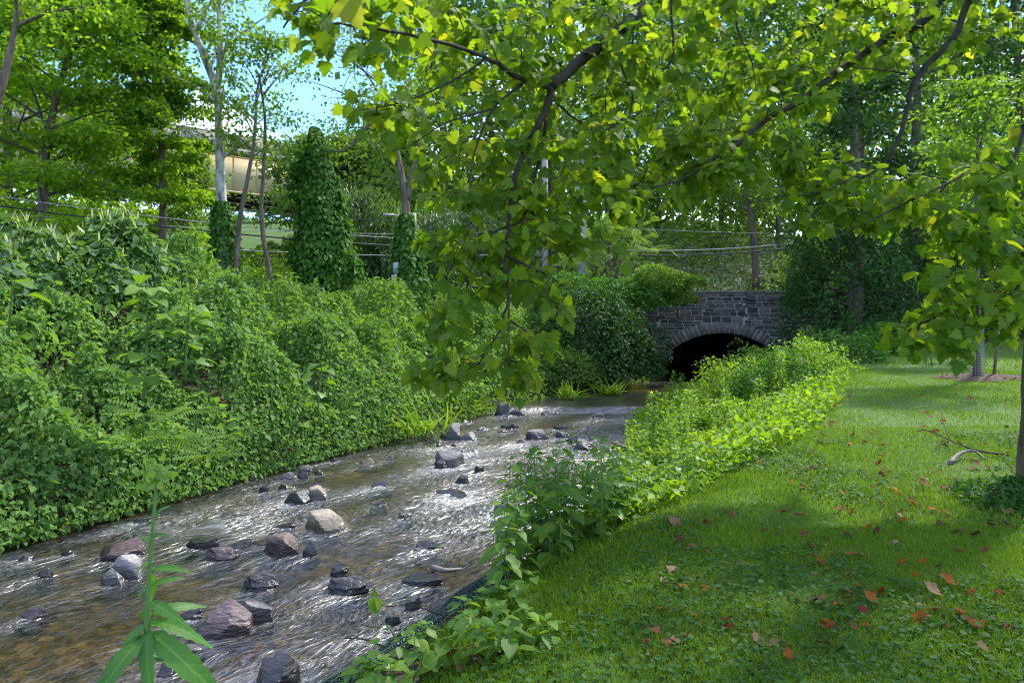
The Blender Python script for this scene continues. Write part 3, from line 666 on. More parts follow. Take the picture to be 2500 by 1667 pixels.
while a < 1.16:
    da = r.uniform(.045, .064); r0, r1 = RI - .012, RI + TH + r.uniform(-.035, .03); y = -.07 - r.uniform(0, .025); q = da/2 - .0042
    V = []
    for yy, ins in ((.02, 0), (y, .012)):
        for rr, sgn in ((r0, -1), (r0, 1), (r1, 1), (r1, -1)):
            rr2 = rr + (ins if rr == r0 else -ins); an = a + da/2 + sgn * (q - ins/3)
            V.append((rr2 * math.sin(an), yy, ZC + rr2 * math.cos(an)))
    obj('arch_stone', mesh('arch_stone', V, [np.array([(4,5,6,7),(0,1,5,4),(1,2,6,5),(2,3,7,6),(3,0,4,7)])]), M['vouss'], BR); a += da
x = -HS
while x < HS - .2:
    wd = r.uniform(.45, .9); wd = min(wd, HS - x); mb = MB(); hh = r.uniform(.05, .085); mb.box((-wd/2+.006, -.06 - r.uniform(0, .03), 0), (wd/2-.006, .44, hh))
    obj('coping_stone', mb.mesh('coping_stone'), M['vouss'], BR, loc=(x + wd/2, 0, TOP + .022)); x += wd
# ------------------------------------------------------------------ tree builders
def cluster_leaves(centers, rad, per, flat=.42, up=.75, out_from=None, droop=.25):
    centers = np.asarray(centers); rad = np.broadcast_to(np.asarray(rad, float), len(centers)); N = len(centers) * per
    c = np.repeat(centers, per, 0); rr = np.repeat(rad, per)[:, None]
    off = rand_dirs(N) * (rng.random((N, 1)) ** .45); off[:, 2] *= flat
    pos = c + off * rr
    n = unit(UP * up + rand_dirs(N) * .75 + off * .3)
    d = rand_dirs(N) * .8 + off; d[:, 2] -= droop
    return pos, d, n

def broad_tree(name, label, base, H, r0, crown_lo, crown_r, nl, leafm, barkm, leafs=.13, per=40, lean=(0, 0), wob=.25, tmpl=DIAM, group=None,
               profile=None, trunk_pts=None, subs=4, crad=.55, flat=.4, sparse=1.0, up=.75, limb_up=.45, seed=0):
    r = np.random.default_rng(seed + 1000); base = np.asarray(base, float)
    t = thing(name, label, 'tree', base, group)
    if trunk_pts is None:
        k = 7; tt = np.linspace(0, 1, k)
        pts = base + np.stack([lean[0]*tt + wob*np.cumsum(r.normal(size=k))*.25*(tt > 0), lean[1]*tt + wob*np.cumsum(r.normal(size=k))*.25*(tt > 0), tt*H], -1); pts[0] = base
    else: pts = np.asarray(trunk_pts, float); H = pts[-1][2] - base[2]
    tp = smoothpath(pts, 18); rad = r0 * (1 - .86 * np.linspace(0, 1, 18) ** .9); rad[0] *= 1.35
    mb = MB(); mb.tube(tp - (0, 0, 0), rad, 9)
    cents = []; limbs = MB()
    prof = profile or (lambda f: math.sin(math.pi * min(1, .12 + .88 * f)) ** .6 * (1.05 - .55 * f))
    for i in range(nl):
        f = (i + r.random()) / nl; h = crown_lo + (1 - crown_lo) * f * .97
        j = h * 17; a = int(j); p0 = tp[a] + (tp[min(a+1, 17)] - tp[a]) * (j - a)
        az_ = i * 2.4 + r.uniform(-.5, .5); L = crown_r * prof(f) * r.uniform(.75, 1.15)
        if L < .15: L = .15
        dirn = np.array([math.cos(az_), math.sin(az_), limb_up + .5 * f])
        p3 = p0 + dirn * L + r.normal(size=3) * .08 * L
        mid = p0 + (p3 - p0) * .5 + np.array([0, 0, .08 * L])
        path = smoothpath([p0, mid, p3], 6); rl = max(.012, r0 * .32 * (1 - .6 * f))
        limbs.tube(path, np.linspace(rl, .008, 6), 4, False)
        for q in range(subs):
            g = r.uniform(.3, 1.0) if q else 1.0; pb = path[min(5, int(g * 5))]
            e = pb + unit(dirn * .5 + r.normal(size=3) * (.9, .9, .35)) * L * r.uniform(.18, .42) * (1 if q else .3)
            limbs.tube([pb, (pb + e) / 2 + (0, 0, .03 * L), e], [rl * .35, rl * .22, .005], 3, False)
            cents.append(e); 
            if r.random() < .6: cents.append((pb + e) / 2)
    cents = np.array(cents)
    obj('trunk', mb.mesh('trunk', base, True), barkm, t); obj('limbs', limbs.mesh('limbs', base, True), barkm, t)
    rd = crown_r * crad * .5 * (.7 + .6 * r.random(len(cents)))
    p, d, n = cluster_leaves(cents, rd, per, flat, up)
    if sparse < 1:
        k = rng.random(len(p)) < sparse; p, d, n = p[k], d[k], n[k]
    obj('crown', leafmesh('crown', [(tmpl, p, d, n, leafs * rng.uniform(.7, 1.25, len(p)))], base), leafm, t)
    return t

def vine_column(path, radf, n, leafs, tmpl=TRI, jit=.25):
    path = smoothpath(path, 60); tt = rng.random(n) ; i = np.minimum((tt * 59).astype(int), 58); f = (tt * 59 - i)[:, None]
    c = path[i] * (1 - f) + path[i + 1] * f; an = rng.random(n) * 2 * math.pi
    o = np.stack([np.cos(an), np.sin(an), np.zeros(n)], -1)
    rr = np.interp(tt, np.linspace(0, 1, len(radf)), radf) * (1 + .5 * rng.random(n) ** 9) * (1 + .30 * fbm(an * 1.6, tt * 14, seed=n % 97, octv=2)) * (1 - jit * rng.random(n) ** 2)
    pos = c + o * rr[:, None]
    nn = unit(o * .9 + UP * .55 + rand_dirs(n) * .5); d = o * .45 - UP * .8 + rand_dirs(n) * .45
    return (tmpl, pos, d, nn, leafs * rng.uniform(.7, 1.3, n))

def dome(c, rx, ry, rz, n, leafs, tmpl=OV4, seed=0, lump=.3, fill=.25, droop=.35, upb=.6, lo=-.15):
    d0 = rand_dirs(int(n * 2.0)); d0 = d0[d0[:, 2] > lo][:int(n * .85)]; n = len(d0)
    k = 1 + lump * fbm(d0[:, 0]*2.2 + seed, d0[:, 1]*2.2, d0[:, 2]*2.2, octv=3, seed=seed)
    k = k * (1 - fill * rng.random(n) ** 1.5)
    pos = np.asarray(c) + d0 * k[:, None] * (rx, ry, rz)
    nn = unit(d0 * .6 + UP * upb + rand_dirs(n) * .55); d = d0 * .5 + rand_dirs(n) * .6 - UP * droop
    return (tmpl, pos, d, nn, leafs * rng.uniform(.65, 1.3, n))

def stems(c, rx, ry, h, n, r=.012):
    mb = MB()
    for i in range(n):
        a = random.uniform(0, 6.28); q = random.uniform(.3, .95); b0 = np.array(c) + (random.uniform(-.1, .1)*rx, random.uniform(-.1, .1)*ry, -.1)
        e = np.array(c) + (math.cos(a)*rx*q, math.sin(a)*ry*q, h*random.uniform(.55, .95)*math.sqrt(max(.1, 1-q*q*.8)))
        mb.tube(smoothpath([b0, (b0+e)/2 + (0, 0, .12*h), e], 5), np.linspace(r, r*.3, 5), 4, False)
    return mb

def shrub(name, label, c, rx, ry, rz, n, leafs, mat, tmpl=OV4, seed=0, group=None, extra=(), cat='shrub', lo=-.15, lump=.3, fill=.25):
    c = np.asarray(c, float); t = thing(name, label, cat, c, group)
    obj('stems', stems(c, rx * .8, ry * .8, rz, 10, .02).mesh('stems', c), M['stem_red'], t)
    gs = [dome(c, rx, ry, rz, n, leafs, tmpl, seed, lo=lo, lump=lump, fill=fill)]
    for (dx, dy, dz, k) in extra: gs.append(dome(c + (dx, dy, dz), rx*k, ry*k, rz*k, int(n*k*k), leafs, tmpl, seed+7, lo=lo, lump=lump, fill=fill))
    obj('foliage', leafmesh('foliage', gs, c), mat, t); return t
def gz(x, y): return float(ground(np.array([x]), np.array([y]))[0])
def at(u, Y, dz=0): x = (u - 1250) / F * Y; return np.array([x, Y, gz(x, Y) + dz])

# ------------------------------------------------------------------ highway overpass, far behind
OA = np.array([-24.9, 60.0]); OD = unit(np.array([5.7, 5.8])); ON = np.array([OD[1], -OD[0]])   # ON faces the viewer
ang = math.atan2(OD[1], OD[0]); ov = thing('highway_overpass', 'cream steel girder highway overpass high behind the trees', 'bridge', (OA[0], OA[1], 0), rz=ang)
L0, L1, ZT = -34, 46, 17.3   # local x along deck, local -y towards the viewer
x = L0
while x < L1:
    b_ = MB().box((x + .02, -.2, ZT - 1.15), (x + 3.98, .15, ZT - .12)); obj('parapet_panel', b_.mesh('parapet_panel'), M['conc'], ov)
    b_ = MB().box((x + .01, -.28, ZT - .12), (x + 3.99, .22, ZT)); obj('parapet_rail', b_.mesh('parapet_rail'), M['conc'], ov); x += 4
obj('deck_slab', MB().box((L0, -.35, ZT - 1.55), (L1, 13, ZT - 1.153)).mesh('deck_slab'), M['conc'], ov)
for gi, yy in enumerate((.9, 4.2, 7.5, 10.8)):
    gd = MB(); gd.box((L0, yy, ZT - 4.55), (L1, yy + .06, ZT - 1.553)); gd.box((L0, yy - .25, ZT - 4.68), (L1, yy + .31, ZT - 4.553)); gd.box((L0, yy - .22, ZT - 1.70), (L1, yy + .28, ZT - 1.60))
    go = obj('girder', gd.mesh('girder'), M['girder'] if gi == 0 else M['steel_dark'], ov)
    if gi == 0:
        x = L0 + 1
        while x < L1:
            obj('stiffener', MB().box((x, yy - .16, ZT - 4.55), (x + .05, yy - .002, ZT - 1.70)).mesh('stiffener'), M['girder'], go); x += 2.1
x = L0 + 2
while x < L1:
    obj('cross_beam', MB().box((x, .97, ZT - 5.3), (x + .18, 10.8, ZT - 5.05)).tube([(x+.1, 1.2, ZT-4.6), (x + 4.1, 4.1, ZT-5.0)], .07, 4).mesh('cross_beam'), M['steel_dark'], ov); x += 4.2
for xx in (L0 + 14, 13.5, 40):
    pr = MB(); pr.box((xx, 1.0, -1), (xx + .9, 1.9, ZT - 5.4)); pr.box((xx, 9.4, -1), (xx + .9, 10.3, ZT - 5.4)); pr.box((xx - .1, .6, ZT - 6.0), (xx + 1, 10.9, ZT - 5.4))
    obj('pier', pr.mesh('pier'), M['rust'], ov)

# ------------------------------------------------------------------ trees of the far bank and beyond
S_MAPLE = lambda f: (1.05 - f) ** .75 * (.75 + .5 * f) if f > .06 else .7
b0 = at(110, 21)
broad_tree('maple_tree', 'broad yellow-green maple nearest the upper corner with a bent trunk', b0, 12, .17, .10, 3.3, 32, M['maple'], M['bark'], .175, 104, trunk_pts=[b0, P(105, 470, 21), P(118, 330, 21), P(150, 190, 21), P(190, 60, 21), P(210, -120, 21)], subs=4, flat=.35, tmpl=DIAM, seed=1, limb_up=.3)
b0 = at(395, 23)
broad_tree('maple_tree', 'tall narrow layered maple with a thin straight trunk, left of pale trunk', b0, 12, .13, .10, 1.75, 36, M['maple'], M['bark'], .165, 95, trunk_pts=[b0, P(398, 460, 23), P(390, 300, 23), P(385, 150, 23), P(375, 20, 23), P(370, -40, 23)], subs=4, flat=.3, tmpl=DIAM, seed=2, limb_up=.25)
b0 = at(235, 27)
broad_tree('maple_tree', 'tall deep green tree between the two yellow-green maples', b0, 17, .2, .2, 3.6, 28, M['maple'], M['bark'], .18, 80, lean=(-.3, 0), flat=.4, seed=3)
b0 = at(20, 25)
broad_tree('maple_tree', 'bright maple cut by the frame edge behind the bent maple', b0, 19, .2, .15, 4.0, 30, M['maple'], M['bark'], .18, 90, flat=.4, seed=4)
b0 = at(290, 33)
broad_tree('linden_tree', 'dull grey-green tree standing darkly behind the maples', b0, 10.5, .2, .12, 3.2, 24, M['dull'], M['bark'], .17, 90, flat=.5, seed=5, limb_up=.1)
b0 = at(440, 30)
broad_tree('maple_tree', 'mid-green tree behind the pale forked trunk', b0, 7, .15, .15, 2.4, 22, M['maple_deep'], M['bark'], .16, 70, seed=6)
# far left leaning trunk
b0 = at(-150, 17)
broad_tree('leaning_tree', 'bare grey trunk leaning across the upper corner of the frame edge', b0, 12, .17, .72, 2.4, 10, M['maple'], M['bark'], .14, 40, trunk_pts=[b0, P(-90, 500, 17), P(-15, 270, 17), P(22, 140, 17), P(45, 10, 17), P(80, -200, 17)], seed=7)
# pale forked sycamore
b0 = at(545, 22); t = broad_tree('sycamore_tree', 'sycamore with pale mottled forked trunk and open crown against the sky', b0, 14, .20, .34, 2.3, 18, M['maple_deep'], M['bark_pale'], .15, 34,
    trunk_pts=[b0, P(543, 560, 22), P(538, 400, 22), P(533, 250, 22), P(537, 120, 22), P(535, -30, 22), P(530, -200, 22)], subs=5, sparse=.6, seed=8, limb_up=.5, tmpl=DIAM)
mb = MB(); pth = smoothpath([P(535, 235, 22), P(515, 180, 22), P(480, 90, 21.8), P(455, 0, 21.6), P(440, -120, 21.4)], 10); mb.tube(pth, np.linspace(.12, .07, 10), 8)
pth = smoothpath([P(478, 85, 21.8), P(500, 30, 21.7), P(530, -20, 21.7)], 5); mb.tube(pth, np.linspace(.05, .03, 5), 6)
obj('fork', mb.mesh('fork', b0, True), M['bark_pale'], t)
g1 = vine_column([b0, P(545, 600, 22), P(541, 490, 22)], [.38, .42, .30, .16], 3600, .13); obj('creeper', leafmesh('creeper', [g1], b0), M['ivy'], t)
# slender twin stems
b0 = at(572, 21.5); t = broad_tree('slender_tree', 'slender two-stemmed tree with sparse leaf tufts against the sky', b0, 10, .085, .40, 1.9, 16, M['maple_deep'], M['bark'], .14, 30,
    trunk_pts=[b0, P(583, 560, 21.5), P(606, 430, 21.5), P(622, 330, 21.5), P(628, 220, 21.5), P(650, 150, 21.5), P(668, 110, 21.5)], subs=4, sparse=.65, seed=9, crad=.5)
mb = MB(); pth = smoothpath([at(690, 22), P(640, 560, 22), P(643, 430, 22), P(648, 300, 22), P(632, 180, 22)], 10); mb.tube(pth, np.linspace(.08, .03, 10), 7)
pth = smoothpath([P(640, 235, 21.7), P(665, 205, 21.6), P(690, 175, 21.6)], 5); mb.tube(pth, np.linspace(.03, .012, 5), 5); obj('second_stem', mb.mesh('second_stem', b0, True), M['bark'], t)
pp, dd, nn_ = cluster_leaves([P(u, v, 21.7) for u, v in ((700,175),(740,180),(640,120),(690,240),(660,260),(720,290),(780,170),(600,300),(690,470),(600,480),(700,300),(560,280))], .42, 34, .5); obj('foliage', leafmesh('foliage', [(DIAM, pp, dd, nn_, .14*rng.uniform(.7,1.2,len(pp)))], b0), M['maple_deep'], t)
# ivy tower
b0 = at(792, 24); t = thing('ivy_covered_tree', 'broad tower of creeper fully covering a tree before the overpass', 'tree', b0)
mb = MB(); mb.tube([b0, P(772, 500, 24), P(765, 340, 24)], [.25, .2, .1], 8); obj('trunk', mb.mesh('trunk', b0), M['bark'], t)
gs = [vine_column([b0 + (0, 0, -.2), P(792, 640, 24), P(786, 520, 24), P(778, 420, 24), P(768, 310, 24)], [1.15, 1.02, .88, .74, .6, .48, .34, .1], 13000, .15)]
gs += [dome(P(815, 560, 24), .55, .6, .6, 500, .15, TRI, 8), dome(P(742, 640, 24), .5, .6, .6, 500, .15, TRI, 9), dome(P(840, 660, 23.6), .6, .6, .6, 600, .15, TRI, 10), dome(P(765, 400, 24), .42, .45, .5, 600, .15, TRI, 3), dome(P(735, 480, 24), .45, .5, .5, 600, .15, TRI, 4), dome(P(755, 430, 24), .6, .5, .6, 800, .15, TRI, 5)]
obj('crown', leafmesh('crown', gs, b0), M['ivy'], t)
# forked dark trunk with ivy-clad base
b0 = at(1000, 23.5); t = broad_tree('locust_tree', 'dark forked trunk with feathery crown rising from an ivy-clad base', b0, 12, .17, .55, 2.9, 16, M['maple_deep'], M['bark'], .12, 34,
    trunk_pts=[b0, P(993, 560, 23.5), P(988, 470, 23.5), P(968, 370, 23.5), P(952, 310, 23.5), P(930, 200, 23.5), P(905, 60, 23.5)], subs=4, sparse=.8, seed=10, limb_up=.3)
mb = MB(); pth = smoothpath([P(990, 500, 23.5), P(1005, 430, 23.5), P(1025, 350, 23.5), P(1035, 250, 23.5)], 8); mb.tube(pth, np.linspace(.11, .06, 8), 7)
pth = smoothpath([P(955, 320, 23.5), P(915, 335, 23), P(880, 350, 22.8), P(858, 378, 22.6)], 8)[::-1]; 
pth2 = smoothpath([P(950, 290, 23.5), P(905, 300, 23.2), P(870, 345, 23), P(830, 372, 22.9), P(795, 360, 22.8)], 8); mb.tube(pth2, np.linspace(.09, .02, 8), 6)
obj('fork', mb.mesh('fork', b0, True), M['bark'], t)
gs = [vine_column([b0, P(998, 660, 23.5), P(990, 600, 23.5), P(992, 520, 23.5)], [.5, .55, .42, .38, .3, .16], 4200, .14)]
obj('creeper', leafmesh('creeper', gs, b0), M['ivy'], t)
cs = [P(u, v, 23) for u, v in ((870,300),(840,330),(820,310),(890,270),(800,350),(780,300),(760,330),(905,240),(930,200),(850,260),(900,330),(930,260),(960,230),(1000,230),(880,230),(830,375),(870,385))]
pp, dd, nn_ = cluster_leaves(cs, .55, 60, .5); obj('foliage', leafmesh('foliage', [(DIAM, pp, dd, nn_, .11*rng.uniform(.7,1.2,len(pp)))], b0), M['maple_deep'], t)
# far trees under the sky gap and across the background
FAR = [(760,52,11,3.6,'rounded yellow-green tree on the skyline beside the ivy tower'),(835,50,11.5,3.4,'bright yellow-green tree on the skyline left of the forked trunk'),(905,54,11.8,3.8,'yellow-green tree on the skyline behind the forked trunk'),(985,50,12,4,'pale green tree on the skyline right of the forked trunk'),
 (1290,50,27,6,'very tall tree far behind the middle of the hanging canopy'),(1560,52,28,6.5,'very tall tree far behind the bushes left of the bridge'),(1840,54,29,6.5,'very tall tree far behind the bridge parapet'),(2060,50,27,6.5,'very tall tree far behind the dark creeper tree'),(2330,52,28,6.5,'very tall tree far behind the saplings'),(1085,37,17,4.4,'tall mid-green tree behind the hanging branch'),(1200,40,21,5.2,'tall mid-green tree just left of the utility pole'),(1340,41,23,5.6,'tall mid-green tree behind the utility pole'),(1480,40,22,5.4,'tall mid-green tree behind the bush left of the bridge'),(1610,42,23,5.4,'tall loose tree rising behind the stone bridge parapet'),(1760,46,24,5.6,'tall loose tree straight above the bridge arch'),(1900,42,23,5.4,'tall loose tree behind the right end of the bridge'),(650,45,2,1.1,'low tree seen below the overpass girder'),(720,46,2,1.1,'low pale tree below the overpass beside the ivy tower'),(560,44,2,1.1,'low tree below the overpass behind the slender stems')]
for i, (u, Y_, H, cr_, lab) in enumerate(FAR):
    broad_tree('broadleaf_tree', lab, at(u, Y_), H - (3 if Y_ > 49 and u < 1000 else 0), .2, .05, cr_, 24, M['maple_deep'] if i % 3 == 1 and u > 1000 else M['far'], M['bark'], .37, 38, seed=20 + i, group='trees far behind the road', flat=.55, crad=.7, limb_up=.2)
# bamboo
for i in range(16):
    u = [815,840,868,893,918,945,970,1010,1040,1065,850,905,960,1100,1150,1030][i]; Yb = 28 + (i * 7 % 5)
    b0 = at(u, Yb); hb = [5.2,4.4,5.6,5,4.6,5.3,4.2,5.2,4.8,5.5,3,2.8,3.2,4.8,5,3][i]
    t = thing('bamboo', 'arching feathery bamboo stalk in the grove behind the forked trunk', 'bamboo', b0, 'bamboo grove'); mb = MB(); gs = []
    for k in range(5):
        a = random.uniform(0, 6.28); rch = random.uniform(.6, 1.3); h2 = hb * random.uniform(.75, 1.05)
        path = smoothpath([b0 + (random.uniform(-.2, .2), random.uniform(-.2, .2), -.1), b0 + (math.cos(a)*rch*.25, math.sin(a)*rch*.25, h2*.65), b0 + (math.cos(a)*rch*.65, math.sin(a)*rch*.65, h2), b0 + (math.cos(a)*rch*1.2, math.sin(a)*rch*1.2, h2*.86)], 12)
        mb.tube(path, np.linspace(.025, .006, 12), 5, False)
        q = rng.integers(4, 12, 420); pos = path[q] + rng.normal(size=(420, 3)) * (.26, .26, .2); d = np.array([math.cos(a), math.sin(a), -1.3]) + rng.normal(size=(420, 3)) * .5
        gs.append((SLIM, pos, d, unit(UP + rng.normal(size=(420, 3)) * .6), rng.uniform(.16, .28, 420)))
    obj('culms', mb.mesh('culms', b0), M['stem'], t); obj('foliage', leafmesh('foliage', gs, b0), M['bamboo'], t)
# wood on the hill behind everything
N = 50000; an = np.concatenate([rng.uniform(-1.15, 1.15, N // 2), rng.uniform(-.1, .75, N // 2)]); rr = rng.uniform(58, 100, N); px, py = rr * np.sin(an), rr * np.cos(an)
lim = 1.0 * np.where((np.abs(an + .345) < .16) & (rr < 85), .22, 1) * (8.5 + 2.5 * fbm(px * .12, py * .12, seed=70) + .05 * (rr - 58) + 17 * sstep(-.12, .2, an) + 5 * sstep(-.35, -.6, an))
pos = np.stack([px, py, ground(px, py) * .55 + rng.random(N) ** 1.1 * lim], -1)
obj('hillside_wood', leafmesh('hillside_wood', [(DIAM, pos, rand_dirs(N) - .3*UP, unit(UP*.7 + rand_dirs(N)), rng.uniform(.5, .95, N))]), M['far'], label='far green wood covering the hillside behind the road', cat='wood', kind='stuff')

# ------------------------------------------------------------------ shrubs between mound and trees
SH = [(640,20.5,1.3,1.1,1.5,2600,.12,'dark','dark shrub at the foot of the slender two-stemmed tree'),(300,18,.9,.8,1.9,2200,.13,'vine_light','bright upright shrub rising above the mound, left of the thin maple'),(455,19,1.0,.9,1.6,2200,.13,'maple_deep','mid-green shrub below the pale forked trunk'),
 (870,22.5,1.0,.9,1.0,2000,.12,'dull','grey-green shrub between the ivy tower and the ivy-clad trunk'),(700,22,1.0,.8,1.3,1800,.12,'maple_deep','shrub pressed against the foot of the ivy tower'),(1090,24,1.6,1.2,1.9,3200,.12,'vine_light','light green shrub behind the hanging branch'),(1190,25,1.5,1.2,2.0,3000,.12,'maple_deep','mid-green shrub in front of the utility pole foot'),
 (60,20,1.8,1.2,2.6,3400,.14,'maple','yellow-green thicket above the mound by the frame edge'),(180,21,1.5,1.2,2.2,3000,.14,'maple_deep','green thicket above the mound under the bent maple'),(520,24,1.6,1.2,2.6,3200,.14,'ivy','creeper-covered thicket beside the pale trunk'),
 (660,27,2.2,1.4,2.6,4200,.15,'vine_light','light green thicket filling the gap below the overpass'),(330,26,2.2,1.4,3.2,4200,.16,'dark','dark thicket under the thin maple'),(430,27,2.0,1.4,3.0,3800,.16,'maple_deep','green thicket behind the mid-green shrub below the pale trunk'),(560,35,2.4,1.5,2.5,3800,.2,'far','yellow-green thicket far below the overpass girder'),(700,37,2.6,1.5,2.5,3800,.2,'far','pale thicket far below the overpass near the ivy tower'),(620,40,3.2,1.5,2.5,3800,.22,'maple_deep','deep green thicket under the middle of the overpass'),(900,34,3.0,1.5,4.2,5000,.2,'bamboo','pale mass of leaves behind the bamboo'),(1040,33,2.6,1.5,4.4,5000,.2,'dark','dark leafy mass behind the bamboo and hanging branch')]
for i, (u, Y_, rx, ry, rz, n, ls, mt, lab) in enumerate(SH):
    shrub('shrub', lab, at(u, Y_), rx, ry, rz, n, ls, M[mt], DIAM, 30 + i, lump=.5)
# bushes left of the stone bridge
shrub('bush', 'large dark bush overhanging the water left of the stone arch', P(1440, 850, 24) + (0, 0, -.5), 1.75, 1.5, 2.6, 9000, .13, M['dark'], DIAM, 51, extra=((1.1, .6, -.2, .75), (-1.0, .3, -.6, .7)))
shrub('bush', 'bright rounded bush on top of the bank left of the parapet', P(1440, 730, 26) + (0, 0, -.2), 2.0, 1.2, 1.1, 5200, .13, M['ivy'], DIAM, 52, extra=((1.7, .3, .1, .8),))
shrub('bush', 'leafy bush spilling over the parapet end of the stone bridge', P(1610, 700, 26.2), 1.0, .8, .75, 3400, .12, M['maple_deep'], DIAM, 53, extra=((.75, -.3, -.5, .5),(1.2,-.3,.1,.4)))
shrub('bush', 'drooping grey-leaved bush across the left side of the arch', P(1590, 850, 25.2), .7, .6, .8, 2000, .11, M['dull'], DIAM, 54, lo=-.7)
shrub('bush', 'low dark bush at the waterline below the stone arch', P(1560, 905, 24.6), .9, .6, .75, 1700, .11, M['dark'], DIAM, 55)
shrub('bush', 'light fern-like bush by the water under the large dark bush', P(1390, 920, 22.6), 1.0, .6, .85, 2400, .10, M['vine_light'], DIAM, 56)
# tree whose branches hang over the parapet
b0 = at(1500, 29); broad_tree('ailanthus_tree', 'tree with feathery leaves on the road bank above the bushes', b0, 5.5, .12, .2, 2.3, 18, M['vine_light'], M['bark'], .5, 5, tmpl=FROND, seed=60)
# slope of pale flowers behind the parapet
N = 15000; px = rng.uniform(5.5, 16.5, N); py = rng.uniform(33, 44, N); pz = 2.6 + (py - 33) * .42 + .35 * fbm(px * .6, py * .6, seed=80) - (.3 * rng.random(N))
obj('flowering_slope', leafmesh('flowering_slope', [(DIAM, np.stack([px, py, pz], -1), rand_dirs(N), unit(UP + rand_dirs(N)*.6 - np.array([0, .4, 0])), rng.uniform(.14, .26, N))]), M['pale'], label='pale flowering ground cover on the slope above the stone parapet', cat='ground cover', kind='stuff')
b0 = at(1850, 36); broad_tree('bare_tree', 'dark thin trunk on the pale slope above the parapet', P(1850, 640, 36) - (0, 0, 1.2), 9, .2, .35, 2.6, 14, M['far'], M['bark'], .2, 20, seed=61, lean=(-1.2, 0))
# dark trees on the right
def veiltree(label, u, Y_, H, cr_, seed, mat, n=9000, group=None):
    b = at(u, Y_); t = broad_tree('overgrown_tree', label, b, H, .25, .05, cr_, 26, mat, M['bark'], .19, 70, seed=seed, flat=.6, crad=.62, limb_up=.15)
    g = dome(b + (0, 0, .2), cr_ * .85, cr_ * .7, 4.2, n, .14, DIAM, seed, lump=.5, fill=.3)
    obj('creeper', leafmesh('creeper', [g], b), mat, t)
veiltree('dark tree smothered in creeper right of the stone bridge', 2085, 24, 15, 2.8, 62, M['dark'])
veiltree('dark green tree behind the two guarded saplings', 2230, 27, 18, 3.6, 63, M['dark'])
veiltree('tall dark tree filling the corner behind the lawn', 2480, 29, 19, 4, 64, M['dark'])
veiltree('deep green tree between the bridge and the dark creeper tree', 2105, 30, 20, 4, 65, M['maple_deep'])
veiltree('deep green tree just beyond the frame edge behind the lawn', 2700, 26, 14, 3.6, 66, M['maple_deep'])
# light drooping creeper at the right end of the parapet
shrub('bush', 'light green creeper hanging over the right end of the parapet', P(1965, 680, 26) , .6, .7, 1.4, 3200, .13, M['vine'], DIAM, 67, lo=-.8)
for i, (u, Y_, rx, rz, lab) in enumerate([(2150,21.5,1.8,1.1,'low dark hedge bush at the lawn end under the creeper tree'),(2420,27,2.2,1.0,'low dark hedge bush along the far lawn end'),(2280,25,1.8,1.1,'low dark hedge bush behind the farther guarded sapling')]):
    shrub('bush', lab, at(u, Y_), rx, 1.0, rz, 2600, .12, M['dark'], DIAM, 70 + i)

# ------------------------------------------------------------------ poles, wires, sign, lamp
pb = at(1330, 31); t = thing('utility_pole', 'weathered wooden utility pole seen through the hanging branches', 'utility pole', pb)
mb = MB(); mb.tube([pb - (0, 0, .3), pb + (0, 0, 9.5)], [.16, .12], 12); obj('pole', mb.mesh('pole', pb, True), M['pole'], t)
mb = MB(); mb.box(pb + (-1.1, -.06, 8.3), pb + (1.1, .06, 8.42)); obj('crossarm', mb.mesh('crossarm', pb), M['pole'], t)
pc = at(1420, 36); t2 = thing('concrete_pole', 'thick pale concrete pole behind the wooden utility pole', 'pole', pc)
mb = MB(); mb.tube([pc - (0, 0, .3), pc + (0, 0, 8.5)], [.30, .22], 12); obj('pole', mb.mesh('pole', pc, True), M['metal'], t2); mb = MB(); mb.box(pc + (-.4, -.35, 6.6), pc + (.4, -.23, 7.3)); obj('plate', mb.mesh('plate', pc), M['metal'], t2)
WIRES = [((0,480,19),(1330,588,31),.012,'wirelight','uppermost thin cable of the bundle crossing behind the mound'),((0,503,18),(1330,604,31),.022,'wire','thick black cable of the bundle crossing behind the mound'),((0,520,20),(1330,560,31),.010,'wirelight','thin pale cable lying nearly level behind the ivy tower'),((-30,560,20),(1330,618,31),.014,'wirelight','lowest cable behind the ivy tower'),
  ((0,455,21),(1330,540,31),.010,'wire','thin dark cable highest over the mound'),((1330,545,31),(2500,560,38),.010,'wirelight','thin cable running from the pole past the pale slope'),((1330,612,31),(2050,592,30),.03,'wire','thick black cable above the stone parapet'),((1330,600,31),(2050,580,30),.02,'wirelight','pale cable just over the thick black one above the parapet'),((1330,648,31),(2050,632,30),.018,'wire','lowest dark cable just above the stone parapet'),((1330,655,31),(1600,652,29),.02,'wire','short black cable sagging behind the bush by the bridge')]
for i, (a, b_, r_, mt, lab) in enumerate(WIRES):
    p0, p1 = P(*a), P(*b_); k = np.linspace(0, 1, 16)[:, None]; pts = p0 + (p1 - p0) * k - UP * (4 * k * (1 - k)) * .35
    mb = MB(); mb.tube(pts, r_, 5); obj('utility_cable', mb.mesh('utility_cable', p0), M[mt], label=lab, cat='cable', group='overhead cables', loc=p0)
